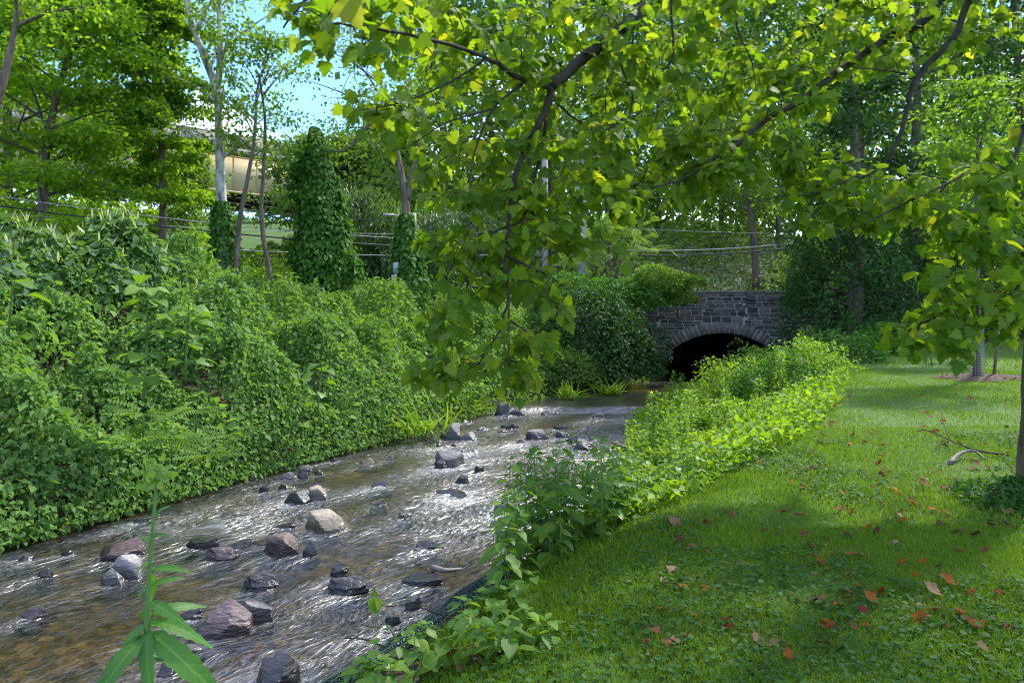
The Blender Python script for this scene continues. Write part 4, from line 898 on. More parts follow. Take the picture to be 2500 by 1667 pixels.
# street lamp arm on the forked trunk's neighbour pole
lp = at(1008, 25.5); t = thing('street_lamp', 'street lamp reaching out beside the forked trunk', 'street lamp', lp)
mb = MB(); mb.tube([lp, P(1010, 520, 25.5)], [.12, .09], 10); obj('pole', mb.mesh('pole', lp, True), M['pole'], t)
mb = MB(); mb.tube(smoothpath([P(1010, 540, 25.5), P(985, 528, 25.3), P(958, 526, 25.1)], 6), .025, 6); obj('arm', mb.mesh('arm', lp), M['metal'], t)
h = P(947, 528, 25.0); mb = MB(); V = [(-.2, -.08, 0), (.22, -.08, .02), (.22, .08, .02), (-.2, .08, 0), (-.13, -.05, .09), (.2, -.04, .08), (.2, .04, .08), (-.13, .05, .09)]; mb.add(np.array(V) + h, BOXF); obj('lamp_head', mb.mesh('lamp_head', lp), M['metal'], t)
sg = at(966, 23); t = thing('road_sign', 'back of a small grey road sign beside the ivy-clad trunk', 'road sign', sg)
mb = MB(); mb.tube([sg, P(966, 640, 23)], .03, 6); obj('post', mb.mesh('post', sg), M['metal'], t)
mb = MB(); c = P(966, 654, 22.96); mb.box(c + (-.085, -.01, -.16), c + (.085, .01, .17)); obj('sign_plate', mb.mesh('sign_plate', sg), M['metal'], t)
mb = MB(); c = P(962, 676, 22.96); mb.box(c + (-.08, -.01, -.11), c + (.08, .01, .07)); obj('sign_plate', mb.mesh('sign_plate', sg), M['metal'], t)

# ------------------------------------------------------------------ plant cover of the far bank
def cover(n, y0, y1, d0, d1, tmpl, mat, ls, name, label, depth=.4, keep=None, power=1.0):
    py = rng.uniform(y0, y1, n); dd = d0 + (d1 - d0) * rng.random(n) ** power; px = Lx(py) - dd / .88
    if keep is not None:
        k = keep(px, py, dd); px, py, dd = px[k], py[k], dd[k]
    n = len(px); e = .12
    z = vegz(px, py); gxx = (vegz(px + e, py) - vegz(px - e, py)) / (2*e); gyy = (vegz(px, py + e) - vegz(px, py - e)) / (2*e)
    nn = unit(np.stack([-gxx, -gyy, np.ones(n)], -1)); down = np.stack([nn[:, 0], nn[:, 1], -np.hypot(nn[:, 0], nn[:, 1]) * 1.0], -1)
    pos = np.stack([px, py, z], -1) - nn * (depth * rng.random((n, 1)) ** 2.2) 
    pos[:, 2] = np.maximum(pos[:, 2], .05 + .1 * rng.random(n))
    nl = unit(nn * .6 + UP * .45 + rand_dirs(n) * .75); d = down * .6 + rand_dirs(n) * .9 - UP * .15
    obj(name, leafmesh(name, [(tmpl, pos, d, nl, ls * rng.uniform(.6, 1.3, n))]), mat, label=label, cat='plant cover', kind='stuff')
low = lambda x, y, d: (fbm(x*.5, y*.5, seed=91, octv=2) > -.1) | (d < 1.2)
cover(84000, 5, 16, -.38, 4.8, OV4, M['vine'], .084, 'creeping_vines', 'dense creeping vines covering the near part of the far bank', power=1.25)
cover(28000, 5, 16, -.38, 5.5, TRI, M['vine_light'], .075, 'bright_vines', 'fresh bright leaves woven through the creeping vines', keep=lambda x, y, d: fbm(x*.8, y*.8, seed=92, octv=2) > .05)
cover(46000, 15.5, 27.5, -.38, 7.5, DIAM, M['vine_light'], .10, 'bank_undergrowth', 'light green undergrowth on the far bank towards the bridge', power=1.15)
cover(9000, 13, 24, .5, 8, TRI, M['vine'], .12, 'bank_creepers', 'darker creeper patches within the light green undergrowth', keep=lambda x, y, d: fbm(x*.5, y*.5, seed=93, octv=2) > .1)
cover(6500, 8, 15.5, 2.6, 6, OVALH, M['knot'], .19, 'knotweed_thicket', 'large-leaved knotweed thicket along the mound top', depth=.35)
N = 420; py = rng.uniform(9, 15, N); px = Lx(py) - rng.uniform(3, 5.5, N) / .88; z = vegz(px, py)
d = unit(UP + rng.normal(size=(N, 3)) * .3); obj('knotweed_flowers', leafmesh('knotweed_flowers', [(NARROW, np.stack([px, py, z], -1), d, rand_dirs(N), rng.uniform(.12, .24, N), .7)]), M['cream'], label='upright cream flower spikes on the knotweed thicket', cat='flower spikes', kind='stuff')
# inner leaf mass, so that the cover reads deep
cover(34000, 5, 27, -.1, 6.5, DIAM, M['vine'], .17, 'inner_foliage', 'shaded inner leaves under the vine cover of the far bank', depth=.9, power=1.2)
# ------------------------------------------------------------------ plane tree over the stream
TB = np.array([4.58, 6.3, gz(4.58, 6.3)])
pt = thing('plane_tree', 'plane tree at the frame edge whose branches hang over stream and lawn', 'tree', TB)
tp = smoothpath([TB - (0, 0, .15), TB + (-.02, 0, .35), TB + (.03, .02, 1.6), TB + (.12, .1, 3.2), TB + (.2, .25, 4.6), TB + (.3, .3, 6.5), TB + (.5, .4, 9), TB + (.6, .5, 11.5)], 46)
V, Fq, Ft = tube(tp, np.interp(np.linspace(0, 1, 46), [0, .03, .08, .4, .6, 1], [.29, .22, .19, .165, .13, .03]), 28)
ctr = np.repeat(tp, 28, 0); o_ = V[:46*28] - ctr; an = np.arctan2(o_[:, 1], o_[:, 0])
V[:46*28] += o_ * (.22 * np.abs(fbm(an * 2.2, V[:46*28, 2] * 1.5, seed=120)) + .16 * np.maximum(0, np.sin(an * 5 + 1)) * np.exp(-(V[:46*28, 2] - TB[2]) / .25))[:, None]
mb = MB(); mb.add(V, Fq, Ft); obj('trunk', mb.mesh('trunk', TB, True), M['bark_plane'], pt)
LIMBS = [  # pixel paths with depth; radius start, end
 ([('w', 4.75, 6.6, 6.6), ('w', 3.2, 6.5, 6.9), (1600,-70,6.2), (1560,30,6.0), (1470,110,5.8), (1400,165,5.7), (1345,212,5.6)], .075, .05),
 ([(1345,212,5.6), (1300,205,5.5), (1250,182,5.4), (1190,142,5.2), (1060,102,4.9), (930,72,4.5), (800,58,4.2)], .034, .008),
 ([(1345,212,5.6), (1335,260,5.6), (1315,305,5.6), (1288,352,5.6), (1262,420,5.55), (1245,500,5.5), (1240,560,5.45), (1235,640,5.4), (1242,722,5.35), (1222,800,5.3), (1168,890,5.2)], .038, .008),
 ([(1333,290,5.6), (1325,350,5.7), (1302,450,5.75), (1290,500,5.8), (1335,570,5.9), (1400,640,6.0)], .022, .006),
 ([(1290,510,5.8), (1262,545,5.7), (1200,570,5.6), (1170,620,5.5), (1130,690,5.4)], .014, .005),
 ([(1238,625,5.4), (1290,650,5.5), (1350,680,5.6), (1410,725,5.7)], .015, .005),
 ([(1240,780,5.3), (1290,815,5.3), (1330,890,5.3)], .011, .004),
 ([(1242,725,5.3), (1242,820,5.3), (1240,930,5.25)], .011, .004),
 ([(1275,205,5.5), (1205,265,5.3), (1165,350,5.2), (1150,420,5.1), (1146,480,5.0)], .016, .005),
 ([(1190,142,5.2), (1100,200,5.0), (980,250,4.8), (880,270,4.6)], .014, .004),
 ([(1205,265,5.3), (1090,300,5.1), (1010,350,5.0)], .012, .004),
 ([(1360,255,5.6), (1420,300,5.8), (1510,335,6.0)], .014, .004),
 ([(1510,112,5.9), (1520,170,6.0), (1545,240,6.1), (1520,330,6.2), (1495,400,6.3)], .016, .004),
 ([('w', 4.7, 6.6, 6.0), (2330,-40,7.0), (2260,45,6.95), (2200,80,6.9), (2110,130,6.8), (2010,200,6.7), (1950,250,6.65), (1870,292,6.6), (1800,350,6.5), (1750,382,6.4), (1680,430,6.3), (1590,460,6.2)], .07, .01),
 ([('w', 4.65, 6.45, 5.7), (2385,-20,6.5), (2330,90,6.5), (2240,185,6.5), (2215,270,6.5), (2180,370,6.5), (2150,410,6.5), (2090,440,6.4)], .05, .012),
 ([(2240,185,6.5), (2160,172,6.4), (2080,165,6.3)], .016, .005),
 ([(2100,425,6.4), (2000,470,6.3), (1900,480,6.2), (1830,500,6.1)], .012, .004),
 ([(2170,390,6.5), (2230,420,6.3), (2320,440,6.1)], .012, .004),
 ([('w', 4.55, 6.3, 4.0), (2520,535,6.1), (2440,590,6.0), (2380,665,5.9), (2330,742,5.8), (2250,790,5.7), (2165,812,5.6)], .03, .006),
 ([('w', 4.55, 6.3, 3.6), (2520,620,5.9), (2470,720,5.7), (2420,770,5.6), (2350,800,5.5), (2330,860,5.4)], .022, .005),
 ([('w', 4.6, 6.35, 5.0), (2480,380,5.9), (2400,400,5.7), (2300,455,5.5), (2200,500,5.4), (2080,560,5.4)], .024, .005),
 ([(1640,-30,6.5), (1640,60,6.4), (1643,140,6.4), (1600,190,6.4)], .02, .008),
 ([(1790,-30,6.6), (1800,70,6.6), (1835,150,6.6), (1845,210,6.6)], .014, .005),
 ([('w', 3.2, 6.5, 6.9), (1950,-80,6.4), (1820,-30,6.3), (1640,-30,6.5)], .035, .02),
 ([('w', 2.2, 6.3, 6.3), ('w', .4, 5.4, 5.9), ('w', -.8, 4.7, 5.1), (840,-60,4.6), (740,10,4.4), (690,70,4.3)], .03, .006),
 ([('w', 2.6, 6.4, 6.6), ('w', 1.2, 5.2, 6.4), ('w', .2, 4.6, 5.7), ('w', -.3, 4.4, 5.0)], .03, .008),
 ([('w', 4.8, 6.5, 6.2), ('w', 3.4, 5.0, 6.9), ('w', 2.0, 3.8, 6.8), ('w', 1.0, 3.0, 6.2)], .06, .012),
 ([('w', 4.8, 6.5, 6.8), ('w', 5.6, 4.8, 7.6), ('w', 6.0, 3.2, 7.6)], .06, .012),
 ([('w', 4.8, 6.5, 7.0), ('w', 4.2, 8.0, 8.2), ('w', 3.0, 9.4, 8.6)], .06, .012),
 ([('w', 4.9, 6.6, 7.4), ('w', 6.4, 7.4, 8.6), ('w', 7.8, 7.8, 8.8)], .06, .012),
]
nodes = []
for path, ra, rb in LIMBS:
    pts = np.array([np.array(q[1:], float) if q[0] == 'w' else P(*q) for q in path]); n = max(8, len(pts) * 4)
    sp = smoothpath(pts, n); sp += rng.normal(size=sp.shape) * ra * .12; sp[0] = pts[0]
    mb = MB(); mb.tube(sp, np.linspace(ra * .72, rb * .8, n), 8); obj('branch', mb.mesh('branch', TB, True), M['bark_dark'], pt)
    nodes += list(sp[2:])
nodes = np.array(nodes)
# places where leaf sprays sit: polygons in the photograph with depth range and number of sprays
def inpoly(u, v, poly):
    c = False; j = len(poly) - 1
    for i in range(len(poly)):
        (xi, yi), (xj, yj) = poly[i], poly[j]
        if (yi > v) != (yj > v) and u < (xj - xi) * (v - yi) / (yj - yi) + xi: c = not c
        j = i
    return c
REG = [
 ([(650,-60),(1000,-60),(1000,60),(930,160),(880,190),(760,130),(670,60)], 4.0, 5.0, 22),
 ([(830,250),(900,225),(980,180),(1000,300),(960,340),(880,310)], 4.6, 5.2, 9),
 ([(950,-60),(1600,-60),(1600,300),(1250,330),(1000,330),(960,200)], 5.3, 6.9, 120),
 ([(1600,-60),(2500,-60),(2500,60),(2300,180),(2150,150),(1950,330),(1600,400),(1540,300)], 6.4, 7.9, 185),
 ([(1010,330),(1500,330),(1560,480),(1480,540),(1380,520),(1180,500),(1030,430)], 5.4, 6.6, 62),
 ([(1020,480),(1250,430),(1450,560),(1500,610),(1400,690),(1130,690),(1030,600)], 5.3, 6.2, 44),
 ([(1070,690),(1380,690),(1380,900),(1330,930),(1250,950),(1130,900),(1070,850)], 5.15, 5.8, 28),
 ([(960,890),(1100,850),(1150,920),(1020,930)], 4.9, 5.2, 7),
 ([(1500,330),(1950,330),(1960,420),(1720,470),(1640,510),(1500,520)], 6.3, 7.2, 66),
 ([(1950,330),(2150,420),(2200,560),(2060,590),(1920,520),(1860,440)], 6.2, 7.1, 46),
 ([(2150,420),(2320,400),(2500,330),(2500,560),(2200,580)], 5.3, 6.4, 42),
 ([(2230,580),(2500,560),(2500,800),(2360,850),(2300,830),(2270,720)], 5.2, 6.1, 46),
 ([(2110,815),(2300,760),(2340,850),(2200,850)], 5.3, 5.8, 9),
]
sprays = []
for poly, y0, y1, n in REG:
    us = [p[0] for p in poly]; vs = [p[1] for p in poly]; k = 0
    while k < n:
        u, v = random.uniform(min(us), max(us)), random.uniform(min(vs), max(vs))
        if inpoly(u, v, poly): sprays.append(P(u, v, random.uniform(y0, y1))); k += 1
# crown above the picture: it shades the lawn
for k in range(460):
    a = random.uniform(0, 6.28); q = math.sqrt(random.random()) * 4.2
    p = np.array([5.5 + math.cos(a) * q, 6.5 + math.sin(a) * q * .95, random.uniform(5.6, 9.5) - .1 * q])
    if p[1] > 1.5 and p[2] > CAMZ + (HZ + 60) / F * p[1]: sprays.append(p)
for k in range(60):
    p = np.array([random.uniform(.8, 4), random.uniform(2.6, 5), random.uniform(5.2, 7)])
    if p[2] > CAMZ + (HZ + 60) / F * p[1]: sprays.append(p)
def inview(p): return p[1] > .5 and -40 < 1250 + p[0]/p[1]*F < 2540 and -60 < HZ - (p[2]-CAMZ)/p[1]*F < 1667
sprays = np.array(sprays); twigs = MB(); LP, LD, LN, LS = [], [], [], []
order = np.argsort([np.min(np.linalg.norm(nodes - s_, axis=1)) for s_ in sprays])
for i in order:
    e = sprays[i]; dd = np.linalg.norm(nodes - e, axis=1) + np.where(nodes[:, 2] < e[2] - .3, .4, 0); k = np.argmin(dd); s0 = nodes[k]; L = np.linalg.norm(e - s0)
    e = e + rng.normal(size=3) * .03
    mid = (s0 + e) / 2 + (0, 0, .10 * L) + rng.normal(size=3) * .08 * L; n = max(4, int(L / .08))
    path = smoothpath([s0, mid, e], n); path[1:-1] += rng.normal(size=(n - 2, 3)) * .008
    twigs.tube(path, np.linspace(min(.010, .004 + .005 * L), .002, n), 5, False); nodes = np.vstack([nodes, path[1:]])
    td = unit(e - s0); m_ = random.randint(9, 13) if inview(e) else 7
    for q in range(m_):
        f = 1 - .9 * (q / m_) * min(1, .35 / max(L, .01)) if q else 1.0
        c = path[min(n - 1, int(f * (n - 1)))]; out_ = unit(rng.normal(size=3) * (1, 1, .5) + td * .5)
        pet = out_ * random.uniform(.02, .13) + (0, 0, -random.uniform(0, .05)); pos = c + pet
        if random.random() < .25: twigs.tube([c, pos], .0022, 4, False)
        LP.append(pos); LD.append(out_ * .75 + np.array([0, 0, -random.uniform(.15, 1.0)]) + rng.normal(size=3) * .25); LN.append(unit(UP * .75 + np.array([0, -.30, 0]) + rng.normal(size=3) * .50)); LS.append(random.uniform(.06, .112) * (1 if inview(e) else 1.7))
obj('twigs', twigs.mesh('twigs', TB), M['bark_dark'], pt)
LP, LD, LN, LS = map(np.array, (LP, LD, LN, LS))
uu = 1250 + LP[:, 0] / LP[:, 1] * F; vv = HZ - (LP[:, 2] - CAMZ) / LP[:, 1] * F
# keep the stone arch, sky gap and open water free
inv = (uu > 0) & (uu < 2500) & (vv > -20) & (vv < 1667)
score = np.where(inv, LS / LP[:, 1], 0); top = np.argsort(-score)[:300]; mask = np.zeros(len(LP), bool); mask[top] = True
lmesh = []
for i in range(20):
    V0, F0 = LOBED[i % 10]; q = mesh('leaf', V0, F0, {'rnd': np.full(len(V0), rng.random())}); q.materials.append(M['plane']); lmesh.append(q)
for k, i in enumerate(top):
    o = obj('leaf', lmesh[k % 20], None, pt); o.matrix_local = leaf_matrix(LP[i] - TB, LD[i], LN[i], LS[i] * 1.12)
off_ = np.where(~inv)[0]; rest_ = np.where(~mask & inv)[0]; gs = [(TRI, LP[off_], LD[off_], LN[off_], LS[off_] * 1.15)]
for q in range(10):
    k = rest_[q::10]; gs.append((LOBED[q], LP[k], LD[k], LN[k], LS[k] * 1.12))
fo_ = obj('foliage', leafmesh('foliage', gs, TB), M['plane'], pt); fo_['kind'] = 'stuff'
print('plane leaves', len(LP))

# ------------------------------------------------------------------ saplings with guards, stake, mulch
def sapling(label, u, v, Y_, wpx, hb, crownm, seed):
    b = P(u, v, Y_); b[2] = gz(b[0], b[1]); r_ = wpx / 2 / F * Y_
    t = broad_tree('guarded_sapling', label, b, 5.5, r_ * .62, .5, 1.5, 14, crownm, M['bark'], .13, 30, seed=seed, wob=.05)
    mb = MB(); nseg = 16
    for k in range(nseg):
        a = k * 6.283 / nseg; mb.tube([b + (math.cos(a)*r_*1.05, math.sin(a)*r_*1.05, 0), b + (math.cos(a)*r_*.95, math.sin(a)*r_*.95, hb)], .0035, 4, False)
    z = .02
    while z < hb:
        rr = r_ * (1.05 - .1 * z / hb); an_ = np.linspace(0, 6.283, 17); mb.tube(np.stack([b[0] + np.cos(an_)*rr, b[1] + np.sin(an_)*rr, np.full(17, b[2] + z)], -1), .003, 4, False); z += .05
    obj('mesh_guard', mb.mesh('mesh_guard', b), M['guard'], t); return b
def mulch(label, c, rx, ry):
    an_ = np.linspace(0, 2*math.pi, 40, endpoint=False); rings = [0.15, .5, .8, 1.0]; V = []
    for q in rings:
        for a in an_:
            k = q * (1 + .18 * math.sin(3*a + 1) + .1 * math.sin(7*a)); x, y = c[0] + rx*k*math.cos(a), c[1] + ry*k*math.sin(a); V.append((x, y, gz(x, y) + .07*(1 - q**2) + .012 + .02 * random.random() * (q < 1)))
    Fq = [(i*40+k, i*40+(k+1) % 40, (i+1)*40+(k+1) % 40, (i+1)*40+k) for i in range(3) for k in range(40)]; mb = MB(); mb.add(V, Fq); mb.add(V[:40], [tuple(range(40))])
    for k in range(140):
        a, q = random.uniform(0, 6.28), math.sqrt(random.random()); x, y = c[0] + rx*q*math.cos(a), c[1] + ry*q*math.sin(a); s_ = random.uniform(.015, .05); z = gz(x, y) + .05
        d = rng.normal(size=3) * (1, 1, .4); d = unit(d) * s_; e = unit(np.cross(d, rng.normal(size=3))) * s_ * .3; mb.add([np.array((x, y, z)) + w_ for w_ in (-d, e, d, -e)], [(0, 1, 2, 3)])
    obj('mulch_bed', mb.mesh('mulch_bed', (c[0], c[1], 0)), M['mulch'], label=label, cat='mulch', kind=None, loc=(c[0], c[1], 0))
bs = sapling('sapling trunk in grey mesh guard beside the leaning stake', 2385, 937, 14, 30, 1.15, M['maple_deep'], 201)
sapling('farther sapling in mesh guard, partly hidden by the nearer one', 2358, 872, 18.5, 18, 1.1, M['maple_deep'], 202)
mulch('dark mulch ring around the nearer guarded sapling', bs + (.15, .1, 0), .85, .5)
sb = P(2425, 926, 14.2); sb[2] = gz(sb[0], sb[1]); st = MB(); top_ = sb + (.16, 0, 1.6); V, Fq, Ft = tube([sb - (0, 0, .1), top_], [.035, .03], 4); st.add(V, Fq, Ft); obj('wooden_stake', st.mesh('wooden_stake', sb), M['stake'], label='leaning wooden stake beside the guarded sapling', cat='stake', loc=sb)

# ------------------------------------------------------------------ plants of the near bank
def opp_plant(name, label, b, h, npair, ls, mat, lm, group=None, lean=None, cat='plant', wid=1, start=.25, droop=.5, tip=True, stemr=.004):
    b = np.asarray(b, float); t = thing(name, label, cat, b, group); lean = np.array([random.uniform(-.15, .15), random.uniform(-.15, .15), 0]) * h if lean is None else np.asarray(lean)
    path = smoothpath([b - (0, 0, .05), b + lean*.35 + (0, 0, h*.5), b + lean + (0, 0, h)], 9); mb = MB(); mb.tube(path, np.linspace(stemr, stemr*.45, 9), 5); obj('stem', mb.mesh('stem', b), M['stem'], t)
    a0 = random.uniform(0, 6.28)
    for k in range(npair):
        f = start + (1 - start) * (k + .5) / npair; c = path[0] + (path[-1]-path[0])*0; j = f * 8; q = min(int(j), 7); c = path[q] + (path[q+1]-path[q])*(j-q)
        for sgn in (0, 1):
            a = a0 + k * 1.57 + sgn * math.pi + random.uniform(-.3, .3); o_ = np.array([math.cos(a), math.sin(a), 0]); s_ = ls * (1.15 - .6 * f ** 2) * random.uniform(.75, 1.2)
            p = c + o_ * s_ * .3 + (0, 0, s_ * .1)
            lo = obj('leaf', random.choice(lm), None, t); lo.matrix_local = leaf_matrix(p - b, o_ + (0, 0, random.uniform(-droop, .15)), unit(UP + o_*.2 + rng.normal(size=3)*.25), s_)
    if tip:
        for k in range(3):
            a = random.uniform(0, 6.28); lo = obj('leaf', random.choice(lm), None, t); lo.matrix_local = leaf_matrix(path[-1] - b, (math.cos(a), math.sin(a), .5), (0, 0, 1), ls * .45)
    return t
def serr(seed, wd=.34, n=9, fold=.16, droop=.2, tooth=.03, peak=.33):
    r = random.Random(seed); ys = np.linspace(0, 1, n + 1); V = [(0, 0, 0)]; rows = []
    for k, y in enumerate(ys[1:-1]):
        x = wd * math.sin(math.pi * y ** (math.log(.5) / math.log(peak))) ** .85 + (tooth if k % 2 else -tooth * .4); z = -droop * y * y; rows.append(len(V)); V += [(-x, y - (.02 if k % 2 else 0), z + fold*x), (0, y, z), (x, y - (.02 if k % 2 else 0), z + fold*x)]
    V.append((0, 1, -droop)); tip = len(V) - 1; Ft = [(0, 2, 1), (0, 3, 2), (rows[-1], rows[-1]+1, tip), (rows[-1]+1, rows[-1]+2, tip)]; Fq = []
    for a, b in zip(rows, rows[1:]): Fq += [(a, a+1, b+1, b), (a+1, a+2, b+2, b+1)]
    return np.array(V), [np.array(Ft), np.array(Fq)]
def lset(mat, tm, n=6):
    out_ = []
    for i in range(n):
        V0, F0 = tm(i); q = mesh('leaf', V0, F0, {'rnd': np.full(len(V0), (i + .5) / n)}, smooth=True); q.materials.append(mat); out_.append(q)
    return out_
L_net = lset(M['nettle'], lambda i: serr(i, .30 + .02*(i % 3), droop=.15 + .06*(i % 4)))
L_broad = lset(M['nettle'], lambda i: serr(i, .38, droop=.12 + .08*(i % 3), tooth=.012))
L_weed = lset(M['weed'], lambda i: serr(i, .115, 15, fold=.25, droop=.5 + .15*(i % 3), tooth=.016, peak=.42))
L_paul = lset(M['nettle'], lambda i: serr(i, .46, 7, fold=.15, droop=.25, tooth=0, peak=.3))
# nettle clump standing at the bank edge
random.seed(31)
for i in range(64):
    u = random.uniform(1215, 1560); Yp = 4.7 + (u - 1215) / 345 * 1.6 + random.uniform(-.35, .8); x = (u - 1250) / F * Yp
    b = np.array([x, Yp, max(gz(x, Yp), .3)]); hh = random.uniform(.55, .85) * (1.05 if u < 1480 else .8)
    opp_plant('nettle_plant', 'leafy nettle stem in the clump on the near bank edge', b, hh, 8, .115, None, L_net, 'nettles on the near bank', start=.08)
random.seed(32)
for i in range(26):
    u = random.uniform(1480, 1760); Yp = 6.3 + (u - 1480) / 280 * 1.2 + random.uniform(-.5, .9); x = (u - 1250) / F * Yp; b = np.array([x, Yp, gz(x, Yp)])
    opp_plant('nettle_plant', 'short leafy nettle between the clump and the bright bank plants', b, random.uniform(.3, .55), 5, .10, None, L_net, 'short nettles on the near bank')
# low broad-leaved plants along the netting at the bottom
random.seed(33)
for i in range(30):
    u = random.uniform(870, 1360); v = random.uniform(1460, 1690); 
    if u < 1050: v = max(v, 1667 - (u - 830) * .75 + 20)
    p = onz(u, v, .86); b = np.array([p[0], p[1], gz(p[0], p[1])])
    opp_plant('broadleaf_seedling', 'low broad-leaved seedling near the green netting', b, random.uniform(.10, .26), 3, .105, None, L_broad, 'broad-leaved seedlings by the netting', start=.3)
# bright herbs along the near bank: stems one can tell apart
random.seed(34)
def herb(u, v, z, h, n, label, group=None, ls=.09):
    p = onz(u, v, z); b = np.array([p[0], p[1], gz(p[0], p[1])]); t = thing('tall_weed', label, 'plant', b, group); lean = np.array([random.uniform(-.1, .1), random.uniform(-.1, .1), 0])*h
    path = smoothpath([b - (0, 0, .1), b + lean*.4 + (0, 0, h*.5), b + lean + (0, 0, h)], 10); mb = MB(); mb.tube(path, np.linspace(.007, .003, 10), 5); obj('stem', mb.mesh('stem', b), M['stem'], t)
    f = rng.random(n) ** .8; c = np.stack([np.interp(f, np.linspace(0, 1, 10), path[:, k]) for k in range(3)], -1); o_ = rand_dirs(n) * (1, 1, .35); sp = (1 - .75 * f)[:, None]
    pos = c + o_ * sp * .16; obj('foliage', leafmesh('foliage', [(OV4, pos, o_ + UP*.25, unit(UP + rand_dirs(n)*.5), ls * rng.uniform(.6, 1.2, n) * (1.1 - .5*f))], b), M['herb'], t)
herb(1592, 1090, .75, 1.15, 260, 'tallest feathery weed at the water edge before the arch'); herb(1670, 1060, .85, 1.0, 260, 'tall bright weed standing in front of the dark arch water'); herb(1622, 1080, .8, .9, 220, 'slender weed between the two tall feathery ones'); herb(1985, 905, 1.1, 1.0, 200, 'pointed weed spike among bright shrubs below the parapet'); herb(1962, 915, 1.1, 1.05, 160, 'pale yellowish spike left of the pointed weed'); herb(1200, 1330, .25, .75, 130, 'wispy seed-stalk weed rising beside the nettle clump', ls=.03)
herb(1640, 1140, .9, .8, 160, 'bright weed with a bare lower stem at the lawn edge'); herb(1560, 1150, .6, .7, 160, 'bright weed leaning over the brown rock')
random.seed(35)
for i in range(18):
    Yp = random.uniform(8.5, 19); x = Rx(Yp) + random.uniform(.3, np.interp(Yp, [8, 19], [1.6, 4.2])); z0 = gz(x, Yp); u, v = 1250 + x/Yp*F, HZ + (CAMZ - z0)/Yp*F
    herb(float(u), float(v), z0, random.uniform(.7, 1.05), 220, 'tall leafy weed standing above the bright herb clumps', 'tall weeds among the herb clumps', ls=.075)
# bright bank shrubs (each a clump), from the near end to the bridge
HB = [(1600,1130,.75,.55,.42,1500,'low bright clump at the near end of the bank plants'),(1660,1090,.85,.75,.6,2400,'bright yellow-green clump by the water past the low black slab'),(1745,1085,.95,.75,.65,2600,'bright clump at the lawn side of the bank with sunlit tops'),(1700,1010,.9,.95,.85,3000,'big bright clump in the middle of the bank plants'),(1820,1000,1.0,.95,.85,3000,'big bright clump bordering the lawn halfway along the bank'),(1790,945,1.0,1.05,1.0,3000,'bright clump beside the dark water before the arch'),(1900,940,1.1,1.1,1.05,3200,'tall bright clump in front of the right arch springing'),(1985,930,1.15,.9,.95,2600,'bright clump at the end where the lawn bends away'),(1870,900,1.1,1.2,1.0,2600,'bright clump nearest the stone arch'),(1580,1040,.4,.6,.5,1400,'small clump overhanging the riffle')]
for i, (u, v, z, rx, rz, n, lab) in enumerate(HB):
    p = onz(u, v, z); c = np.array([p[0], p[1], gz(p[0], p[1]) - .08])
    shrub('bank_herb_clump', lab, c, rx, rx * .85, rz * (.95 if v < 960 else .62), int(n * 1.8), .07, M[['herb', 'herb', 'herb', 'vine_light', 'herb', 'herb', 'ivy', 'herb', 'vine_light', 'herb'][i]], OV4, 140 + i, lump=.65, cat='plant', group='bright herb clumps on the near bank')
# darker nettles between lawn and dark trees
for i, (u, v, z, rx, n, lab) in enumerate([(2060,900,1.2,1.0,2600,'mid-green nettle clump where the lawn bends'),(2150,880,1.25,1.1,2800,'mid-green nettle clump along the far lawn edge'),(2240,866,1.3,1.1,2600,'mid-green nettle clump under the hanging plane leaves')]):
    p = onz(u, v, z); c = np.array([p[0], p[1], gz(p[0], p[1]) - .05]); shrub('nettle_clump', lab, c, rx, .8, .75, n, .10, M['ivy'], OV4, 160 + i, lump=.4, cat='plant', group='nettle clumps at the lawn edge')
# low undergrowth filling the near bank between stream and lawn
N = 30000; py = rng.uniform(6, 27, N); dd = rng.uniform(-.15, 1.0, N) * np.interp(py, [6, 8, 14, 27], [1.3, 2.0, 3.2, 4.5]); px = Rx(py) + dd / .88; k = (py < 25) | (px > 11)
px, py, dd = px[k], py[k], dd[k]; N = len(px); z = np.maximum(ground(px, py), 0) + rng.random(N) * np.interp(py, [6, 9, 14], [.22, .32, .38]) * np.clip(.75 + 1.5 * fbm(px * .9, py * .9, seed=95), .12, 2)
obj('bank_weeds', leafmesh('bank_weeds', [(OV4, np.stack([px, py, z], -1), rand_dirs(N) + UP*.1, unit(UP + rand_dirs(N)*.6), rng.uniform(.05, .12, N))]), M['herb'], label='low mixed weeds filling the near bank slope', cat='weeds', kind='stuff')

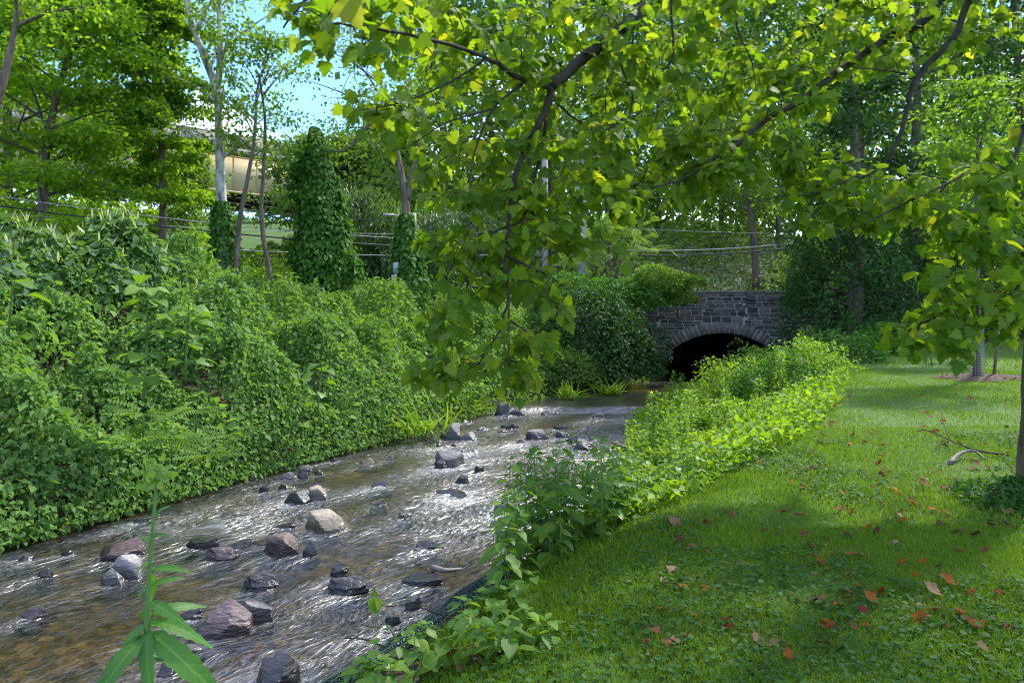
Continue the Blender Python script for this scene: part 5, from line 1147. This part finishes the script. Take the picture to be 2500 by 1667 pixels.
# ------------------------------------------------------------------ tall blurred weed in the foreground
random.seed(77)
wb = np.array([-.86, 1.62, gz(-.86, 1.62)]); t = thing('tall_foreground_weed', 'tall toothed-leaf weed with bud cluster standing in the near corner', 'plant', wb)
path = smoothpath([wb - (0, 0, .05), P(352, 1660, 1.6), P(362, 1450, 1.6), P(372, 1300, 1.6), P(384, 1165, 1.6)], 20); mb = MB(); mb.tube(path, np.linspace(.0085, .0028, 20), 8); obj('stem', mb.mesh('stem', wb, True), M['stem'], t)
def wl(u, v, u2, v2, Lk=1.0, Yd=0, nrm=(0, -.55, .8), m=None, ym=1.6):
    p, q = P(u, v, ym), P(u2, v2, ym + Yd); d = q - p; L = np.linalg.norm(d) * Lk * .86; lo = obj('leaf', m or random.choice(L_weed), None, t); lo.matrix_local = leaf_matrix(p - wb, d, nrm, L)
for a in [(362,1520,210,1640,1.15,-.05),(364,1530,330,1700,1.1,-.12),(366,1515,520,1530,1.0,-.02),(366,1500,505,1440,1.0,.04),(364,1540,540,1680,1.1,-.08),(360,1545,200,1690,1.2,-.15),(366,1600,560,1620,1,.1),(368,1430,440,1390,1.0,0),(368,1440,300,1420,1.0,.05),(372,1390,450,1365,1.0,-.03),(366,1470,420,1480,1,-.08),(364,1480,310,1490,.9,.08),(372,1330,345,1290,1,0),(376,1260,410,1215,1,.02),(374,1310,400,1290,1,-.03),(378,1230,355,1210,1,.02),(371,1370,330,1380,1,-.04),(370,1400,400,1440,.9,.06)]: wl(*a[:4], Lk=a[4], Yd=a[5], nrm=(random.uniform(-.4, .4), -.5, .8))
bp_ = path[-1] - wb; N = 60; pos = bp_ + rng.normal(size=(N, 3)) * (.018, .018, .018); 
bo = obj('blossom', leafmesh('blossom', [(OVALW, pos, unit(UP*.8 + rand_dirs(N)), rand_dirs(N), rng.uniform(.012, .026, N))]), M['bud'], t)
# second seedling with wilted leaves over the netting
p = P(965, 1590, 4.1); sb2 = np.array([p[0], p[1], gz(p[0], p[1])]); t = thing('wilted_seedling', 'wilted seedling with two drooping leaves leaning over the water', 'plant', sb2)
pth = smoothpath([sb2, P(960, 1545, 4.1), P(925, 1505, 4.1), P(914, 1460, 4.1)], 8); mb = MB(); mb.tube(pth, np.linspace(.006, .004, 8), 6); obj('stem', mb.mesh('stem', sb2), M['stem'], t)
for du in (-16, 14, 2): lo = obj('leaf', random.choice(L_broad), None, t); lo.matrix_local = leaf_matrix(P(914, 1458, 4.1) - sb2, (du*.01, -.05, -1 if du != 2 else .4), (du*.03, -1, .2), .10 if du != 2 else .05)

# ------------------------------------------------------------------ big-leaved sapling and sumac fronds on the far bank
random.seed(55)
def bigleaf(u, v, Yp, h, n, ls, label):
    b = P(u, v, Yp); t = thing('big_leaved_sapling', label, 'plant', b); pth = smoothpath([b - (0, 0, .4), b + (.05, 0, h*.5), b + (.1, -.1, h)], 8); mb = MB(); mb.tube(pth, np.linspace(.018, .007, 8), 6)
    for k in range(n):
        f = .15 + .85 * k / (n - 1); c = pth[min(7, int(f*7))]; a = k * 2.4 + random.uniform(-.4, .4); o_ = np.array([math.cos(a), math.sin(a), .15]); pl = random.uniform(.08, .25) * (1.2 - f*.6)
        s_ = ls * random.uniform(.6, 1.15); mb.tube([c, c + o_*pl], .004, 4, False); lo = obj('leaf', random.choice(L_paul), None, t); lo.matrix_local = leaf_matrix(c + o_*pl - b, o_ + (0, 0, -.35), unit(UP + rng.normal(size=3)*.25), s_)
    obj('stem', mb.mesh('stem', b), M['stem'], t)
bigleaf(350, 905, 9.6, 1.22, 44, .235, 'large-leaved sapling with bright top leaves amid the vines'); bigleaf(450, 850, 9.9, .62, 22, .22, 'shorter large-leaved stem just right of the tall sapling'); bigleaf(20, 745, 9.6, .35, 8, .30, 'cluster of large leaves at the frame edge on the mound')
bigleaf(775, 960, 12.6, .5, 8, .24, 'pale large-leaved shoot in the undergrowth towards the bridge')
FM = [];
for i in range(4):
    V0, F0 = frond(9 + i % 2, .25 + .08*i); q = mesh('frond', V0, F0, {'rnd': np.full(len(V0), .2 + .2*i)}); q.materials.append(M['vine_light']); FM.append(q)
for i, (u, v, Yp, n, ls, lab) in enumerate([(350,1010,8.9,5,.48,'sumac shoot with feathery fronds in the lower vines'),(420,1070,9.0,6,.5,'sumac shoot with long fronds nearest the water'),(500,1110,9.7,6,.48,'sumac shoot hanging over the water edge'),(560,1060,10.2,5,.45,'sumac shoot right of the hanging one'),(480,1000,9.6,5,.45,'sumac shoot above the others'),(880,790,17,7,.7,'fern-like shoot on the far undergrowth crest'),(800,770,17,6,.7,'second fern-like shoot on the far undergrowth crest'),(1590,610,28,7,.8,'feathery ailanthus shoot standing up above the bridge bushes')]):
    b = P(u, v, Yp); t = thing('sumac_shoot', lab, 'plant', b, 'sumac shoots'); mb = MB(); mb.tube([b - (.1, -.2, .35), b], [.012, .006], 5); obj('stem', mb.mesh('stem', b), M['stem'], t)
    for k in range(n):
        a = -1.57 + (k - (n-1)/2) * .75 + random.uniform(-.2, .2); o_ = np.array([math.cos(a), math.sin(a), random.uniform(.0, .5)]); lo = obj('frond', FM[k % 4], None, t); lo.matrix_local = leaf_matrix((0, 0, 0), o_, unit(UP + np.array([0, -.5, 0]) + rng.normal(size=3)*.2), ls * random.uniform(.8, 1.1))
# grass tufts at the far water edge
for i, (u, v, n, L, lab) in enumerate([(1040,1068,60,.75,'arching grass tuft above the tan block stone'),(1135,1010,70,.6,'fine grass tuft between the two boulder pairs at the bank'),(1500,965,80,.6,'grassy fringe at the shaded bank before the arch'),(1400,975,80,.55,'grassy fringe under the large dark bush')]):
    p = onz(u, v, .12) + (-.1, .25, 0); d = unit(UP*1.1 + rng.normal(size=(n, 3))*.55); b = p + rng.normal(size=(n, 3))*(.22, .1, .02)
    o = obj('grass_tuft', leafmesh('grass_tuft', [(oval(.035, 5, .1, .65, .3), b, d, unit(UP + rng.normal(size=(n, 3))*.6), L*rng.uniform(.6, 1.1, n))], p), M['herb'], label=lab, cat='grass tuft', loc=p)

# ------------------------------------------------------------------ netting at the bank edge
e0, e1 = np.array([-1.45, 2.6]), np.array([-.02, 5.4]); tt = np.linspace(0, 1, 70); mb = MB(); dirn = unit(e1 - e0); nrm_ = np.array([-dirn[1], dirn[0]])
def npnt(f, q):
    c = e0 + (e1 - e0) * f + nrm_ * (-.16 + .30 * q) ; z0 = .80 + .01*math.sin(9*f) - .42 * max(0, q - .45) ** 1.3 * 2.0; return np.array([c[0], c[1], z0 + .01*math.sin(31*f + 5*q)])
for k in range(7): mb.tube([npnt(f, k/6) for f in tt], .006 if k != 3 else .012, 4, False)
for f in np.linspace(0, 1, 66):
    for sgn in (1, -1): mb.tube([npnt(min(1, max(0, f + sgn*.008*k)), k/6) for k in range(7)], .005, 4, False)
obj('erosion_netting', mb.mesh('erosion_netting', (e0[0], e0[1], .8)), M['netting'], label='dark green plastic netting laid along the near bank edge', cat='netting', loc=(e0[0], e0[1], .8))
# sticks
def stick(name, label, paths, r_, mat, z=None):
    mb = MB(); o0 = np.array(paths[0][0])
    for i, p in enumerate(paths): sp = smoothpath(p, 3*len(p)); mb.tube(sp, np.linspace(r_, r_*.4, len(sp))*(1 if i == 0 else .7), 6)
    obj(name, mb.mesh(name, o0, True), mat, label=label, cat='twig', loc=o0)
def og(u, v, dz=.02, z=1.05): p = onz(u, v, z); p[2] = gz(p[0], p[1]) + dz; return p
stick('fallen_twig', 'forked bare twig lying on the lawn beside the plane trunk', [[og(2462,1143,.03), og(2400,1140,.05), og(2345,1128,.07), og(2300,1112,.09), og(2262,1103,.12), og(2236,1102,.1)], [og(2320,1119,.08), og(2304,1100,.18), og(2295,1070,.28)], [og(2315,1117,.06), og(2290,1125,.05), og(2272,1136,.03)]], .010, M['bark_dark'])
stick('bark_strip', 'long curved strip of tan bark on the lawn by the twig', [[og(2318,1160,.02), og(2345,1148,.07), og(2380,1146,.08), og(2405,1152,.02)]], .022, M['log'])
stick('dry_stick', 'thin dark stick poking over the netting towards the water', [[og(1170,1515,.03,.85), P(1090,1505,4.3), P(1010,1478,4.3), P(940,1480,4.3)]], .006, M['bark_dark'])
stick('dry_stick', 'short brown stick reaching over the water below the wilted seedling', [[P(935,1577,4.0), P(890,1560,4.1), P(840,1557,4.2)]], .007, M['bark_dark'])
stick('broken_branch', 'dark broken stub sticking out of the bright bank plants', [[og(1735,1085,.1), og(1750,1065,.25), og(1760,1060,.36)]], .014, M['bark_dark'])
stick('driftwood', 'short pale driftwood log caught in the fast water', [[onz(1056,1385,.06), onz(1090,1392,.07), onz(1125,1388,.05)]], .035, M['log'])
# ------------------------------------------------------------------ fallen leaves
random.seed(91); LF = {}
for k, q in (('orange', 'orange'), ('brown', 'brown'), ('tan', 'tan'), ('red', 'maroon')):
    LF[k] = []
    for i in range(5):
        V0, F0 = lobed(30 + i, .10, .35); V0 = V0.copy(); V0[:, 2] += .10*np.sin(V0[:, 1]*6 + i) + .12*np.sin(V0[:, 0]*5 + 2*i) + .35*np.maximum(0, np.hypot(V0[:, 0], V0[:, 1] - .45) - .3)*(1 + .5*np.sin(i + 3*V0[:, 0])); q2 = mesh('fallen_leaf', V0, F0, {'rnd': np.full(len(V0), i/5 + .1)}); q2.materials.append(M['fall_' + k]); LF[k].append(q2)
LAB = {'orange': 'small crumpled orange leaf lying on the lawn', 'brown': 'curled brown plane leaf lying on the lawn', 'tan': 'dry pale tan plane leaf lying on the lawn', 'red': 'dark maroon leaf lying on the lawn'}
spots = []
for i in range(190):
    u = random.uniform(1420, 2480); v = 1090 + 577 * random.random() ** 1.3
    if v < 1667 - (u - 1250) * .9 + 0 and u < 1750 and v < 1250: continue
    if u < 1760 - (v - 1180) * .55: continue
    spots.append((u, v, random.choices(['orange', 'brown', 'tan', 'red'], [.36, .3, .16, .18])[0], random.uniform(.035, .075)))
for i in range(26): spots.append((random.uniform(1950, 2480), random.uniform(960, 1090), random.choice(['orange', 'brown', 'red', 'tan']), random.uniform(.04, .08)))
for i in range(16): spots.append((random.uniform(1090, 1230), random.uniform(1490, 1620), random.choice(['brown', 'brown', 'tan']), random.uniform(.07, .12)))
for u, v, k, s_ in spots:
    z = .95 if v > 1300 else 1.1
    p = og(u, v, .034, z); a = random.uniform(0, 6.28)
    o = obj('fallen_leaf', random.choice(LF[k]), None, label=LAB[k], cat='fallen leaf', group=k + ' fallen leaves')
    o.matrix_local = leaf_matrix(p, (math.cos(a), math.sin(a), random.uniform(-.1, .1)), unit(UP + rng.normal(size=3)*.2), s_)
for u, v, k, s_, lab in [(1640,1318,'tan',.11,'large whitish curled leaf near the nettles'),(2250,1235,'brown',.10,'big curled brown leaf standing on edge in the clover'),(2270,1505,'tan',.10,'large pale tan leaf in the near lawn shade'),(2120,1525,'orange',.09,'yellow crumpled leaf in the near lawn shade'),(2380,1190,'brown',.11,'big dead brown leaf at the foot of the plane trunk'),(2310,1480,'orange',.09,'spotted yellow-brown leaf beside the large pale tan one')]:
    p = og(u, v, .05, .98); o = obj('fallen_leaf', LF[k][2], None, label=lab, cat='fallen leaf', group='large fallen leaves'); o.matrix_local = leaf_matrix(p, (.6, .4, .35), unit(np.array([.2, -.5, .9])), s_)

# ------------------------------------------------------------------ grass and ground ivy
def lawnpts(n, y0, y1):
    """uniform over the part of the lawn that the camera's view cone covers, plus a margin at both sides"""
    y = np.sqrt(rng.uniform(y0*y0, y1*y1, n)); x = rng.uniform(-.12, .78, n) * y; k = dright(x, y) > .55; return x[k], y[k]
gs = []
for n, y0, y1, h, wd in ((140000, 2.4, 5.2, .037, .08), (100000, 5.2, 9, .043, .13), (90000, 9, 16, .05, .22), (60000, 16, 30, .06, .36)):
    x, y = lawnpts(n, y0, y1); k = len(x); edge = sstep(1.8, .6, dright(x, y)); hh = h * rng.uniform(.5, 1.3, k) * (1 + .5 * fbm(x*1.2, y*1.2, seed=99)) * (1 + .9 * edge)
    gs.append((BLADE if y0 < 9 else BLADE1, np.stack([x, y, ground(x, y) - .004], -1), unit(UP*1.0 + rng.normal(size=(k, 3))*.42), unit(rng.normal(size=(k, 3))), hh, wd))
obj('lawn_grass', leafmesh('lawn_grass', gs), M['grass'], label='short mown lawn grass running along the stream', cat='grass', kind='stuff')
ROUND = (np.array([(0,0,.0)] + [(.5*math.sin(a), .5 - .5*math.cos(a), .05*(1 + math.cos(2*a))) for a in np.linspace(.35, 6.28-.35, 8)], float), [np.array([(0, i+1, i+2) for i in range(7)])])
x, y = lawnpts(30000, 2.4, 8.5); f = fbm(x*1.1, y*1.1, seed=97, octv=3); k = (f > -.05 + .10*np.maximum(0, y - 5)) | (rng.random(len(x)) < .06); x, y = x[k], y[k]; n = len(x)
obj('ground_ivy', leafmesh('ground_ivy', [(ROUND, np.stack([x, y, ground(x, y) + rng.uniform(.012, .05, n)], -1), rng.normal(size=(n, 3))*(1, 1, .2), unit(UP + rng.normal(size=(n, 3))*.28), rng.uniform(.014, .034, n))]), M['clover'], label='glossy round-leaved ground ivy creeping through the near lawn', cat='ground ivy', kind='stuff')
# ivy at the foot of the plane trunk
n = 2600; a = rng.random(n)*6.283; q = np.sqrt(rng.random(n)); x = 4.35 + np.cos(a)*q*.75 - .15; y = 5.75 + np.sin(a)*q*.6
obj('trunk_ivy', leafmesh('trunk_ivy', [(TRI, np.stack([x, y, ground(x, y) + (1 - q)*.2*rng.random(n) + .02], -1), rng.normal(size=(n, 3)), unit(UP + rng.normal(size=(n, 3))*.5), rng.uniform(.035, .07, n))]), M['clover'], label='dark ivy patch at the foot of the plane trunk', cat='ivy', kind='stuff')
print('objects', len(bpy.data.objects), 'tris', sum(len(q.loops) - 2*len(q.polygons) for q in bpy.data.meshes))
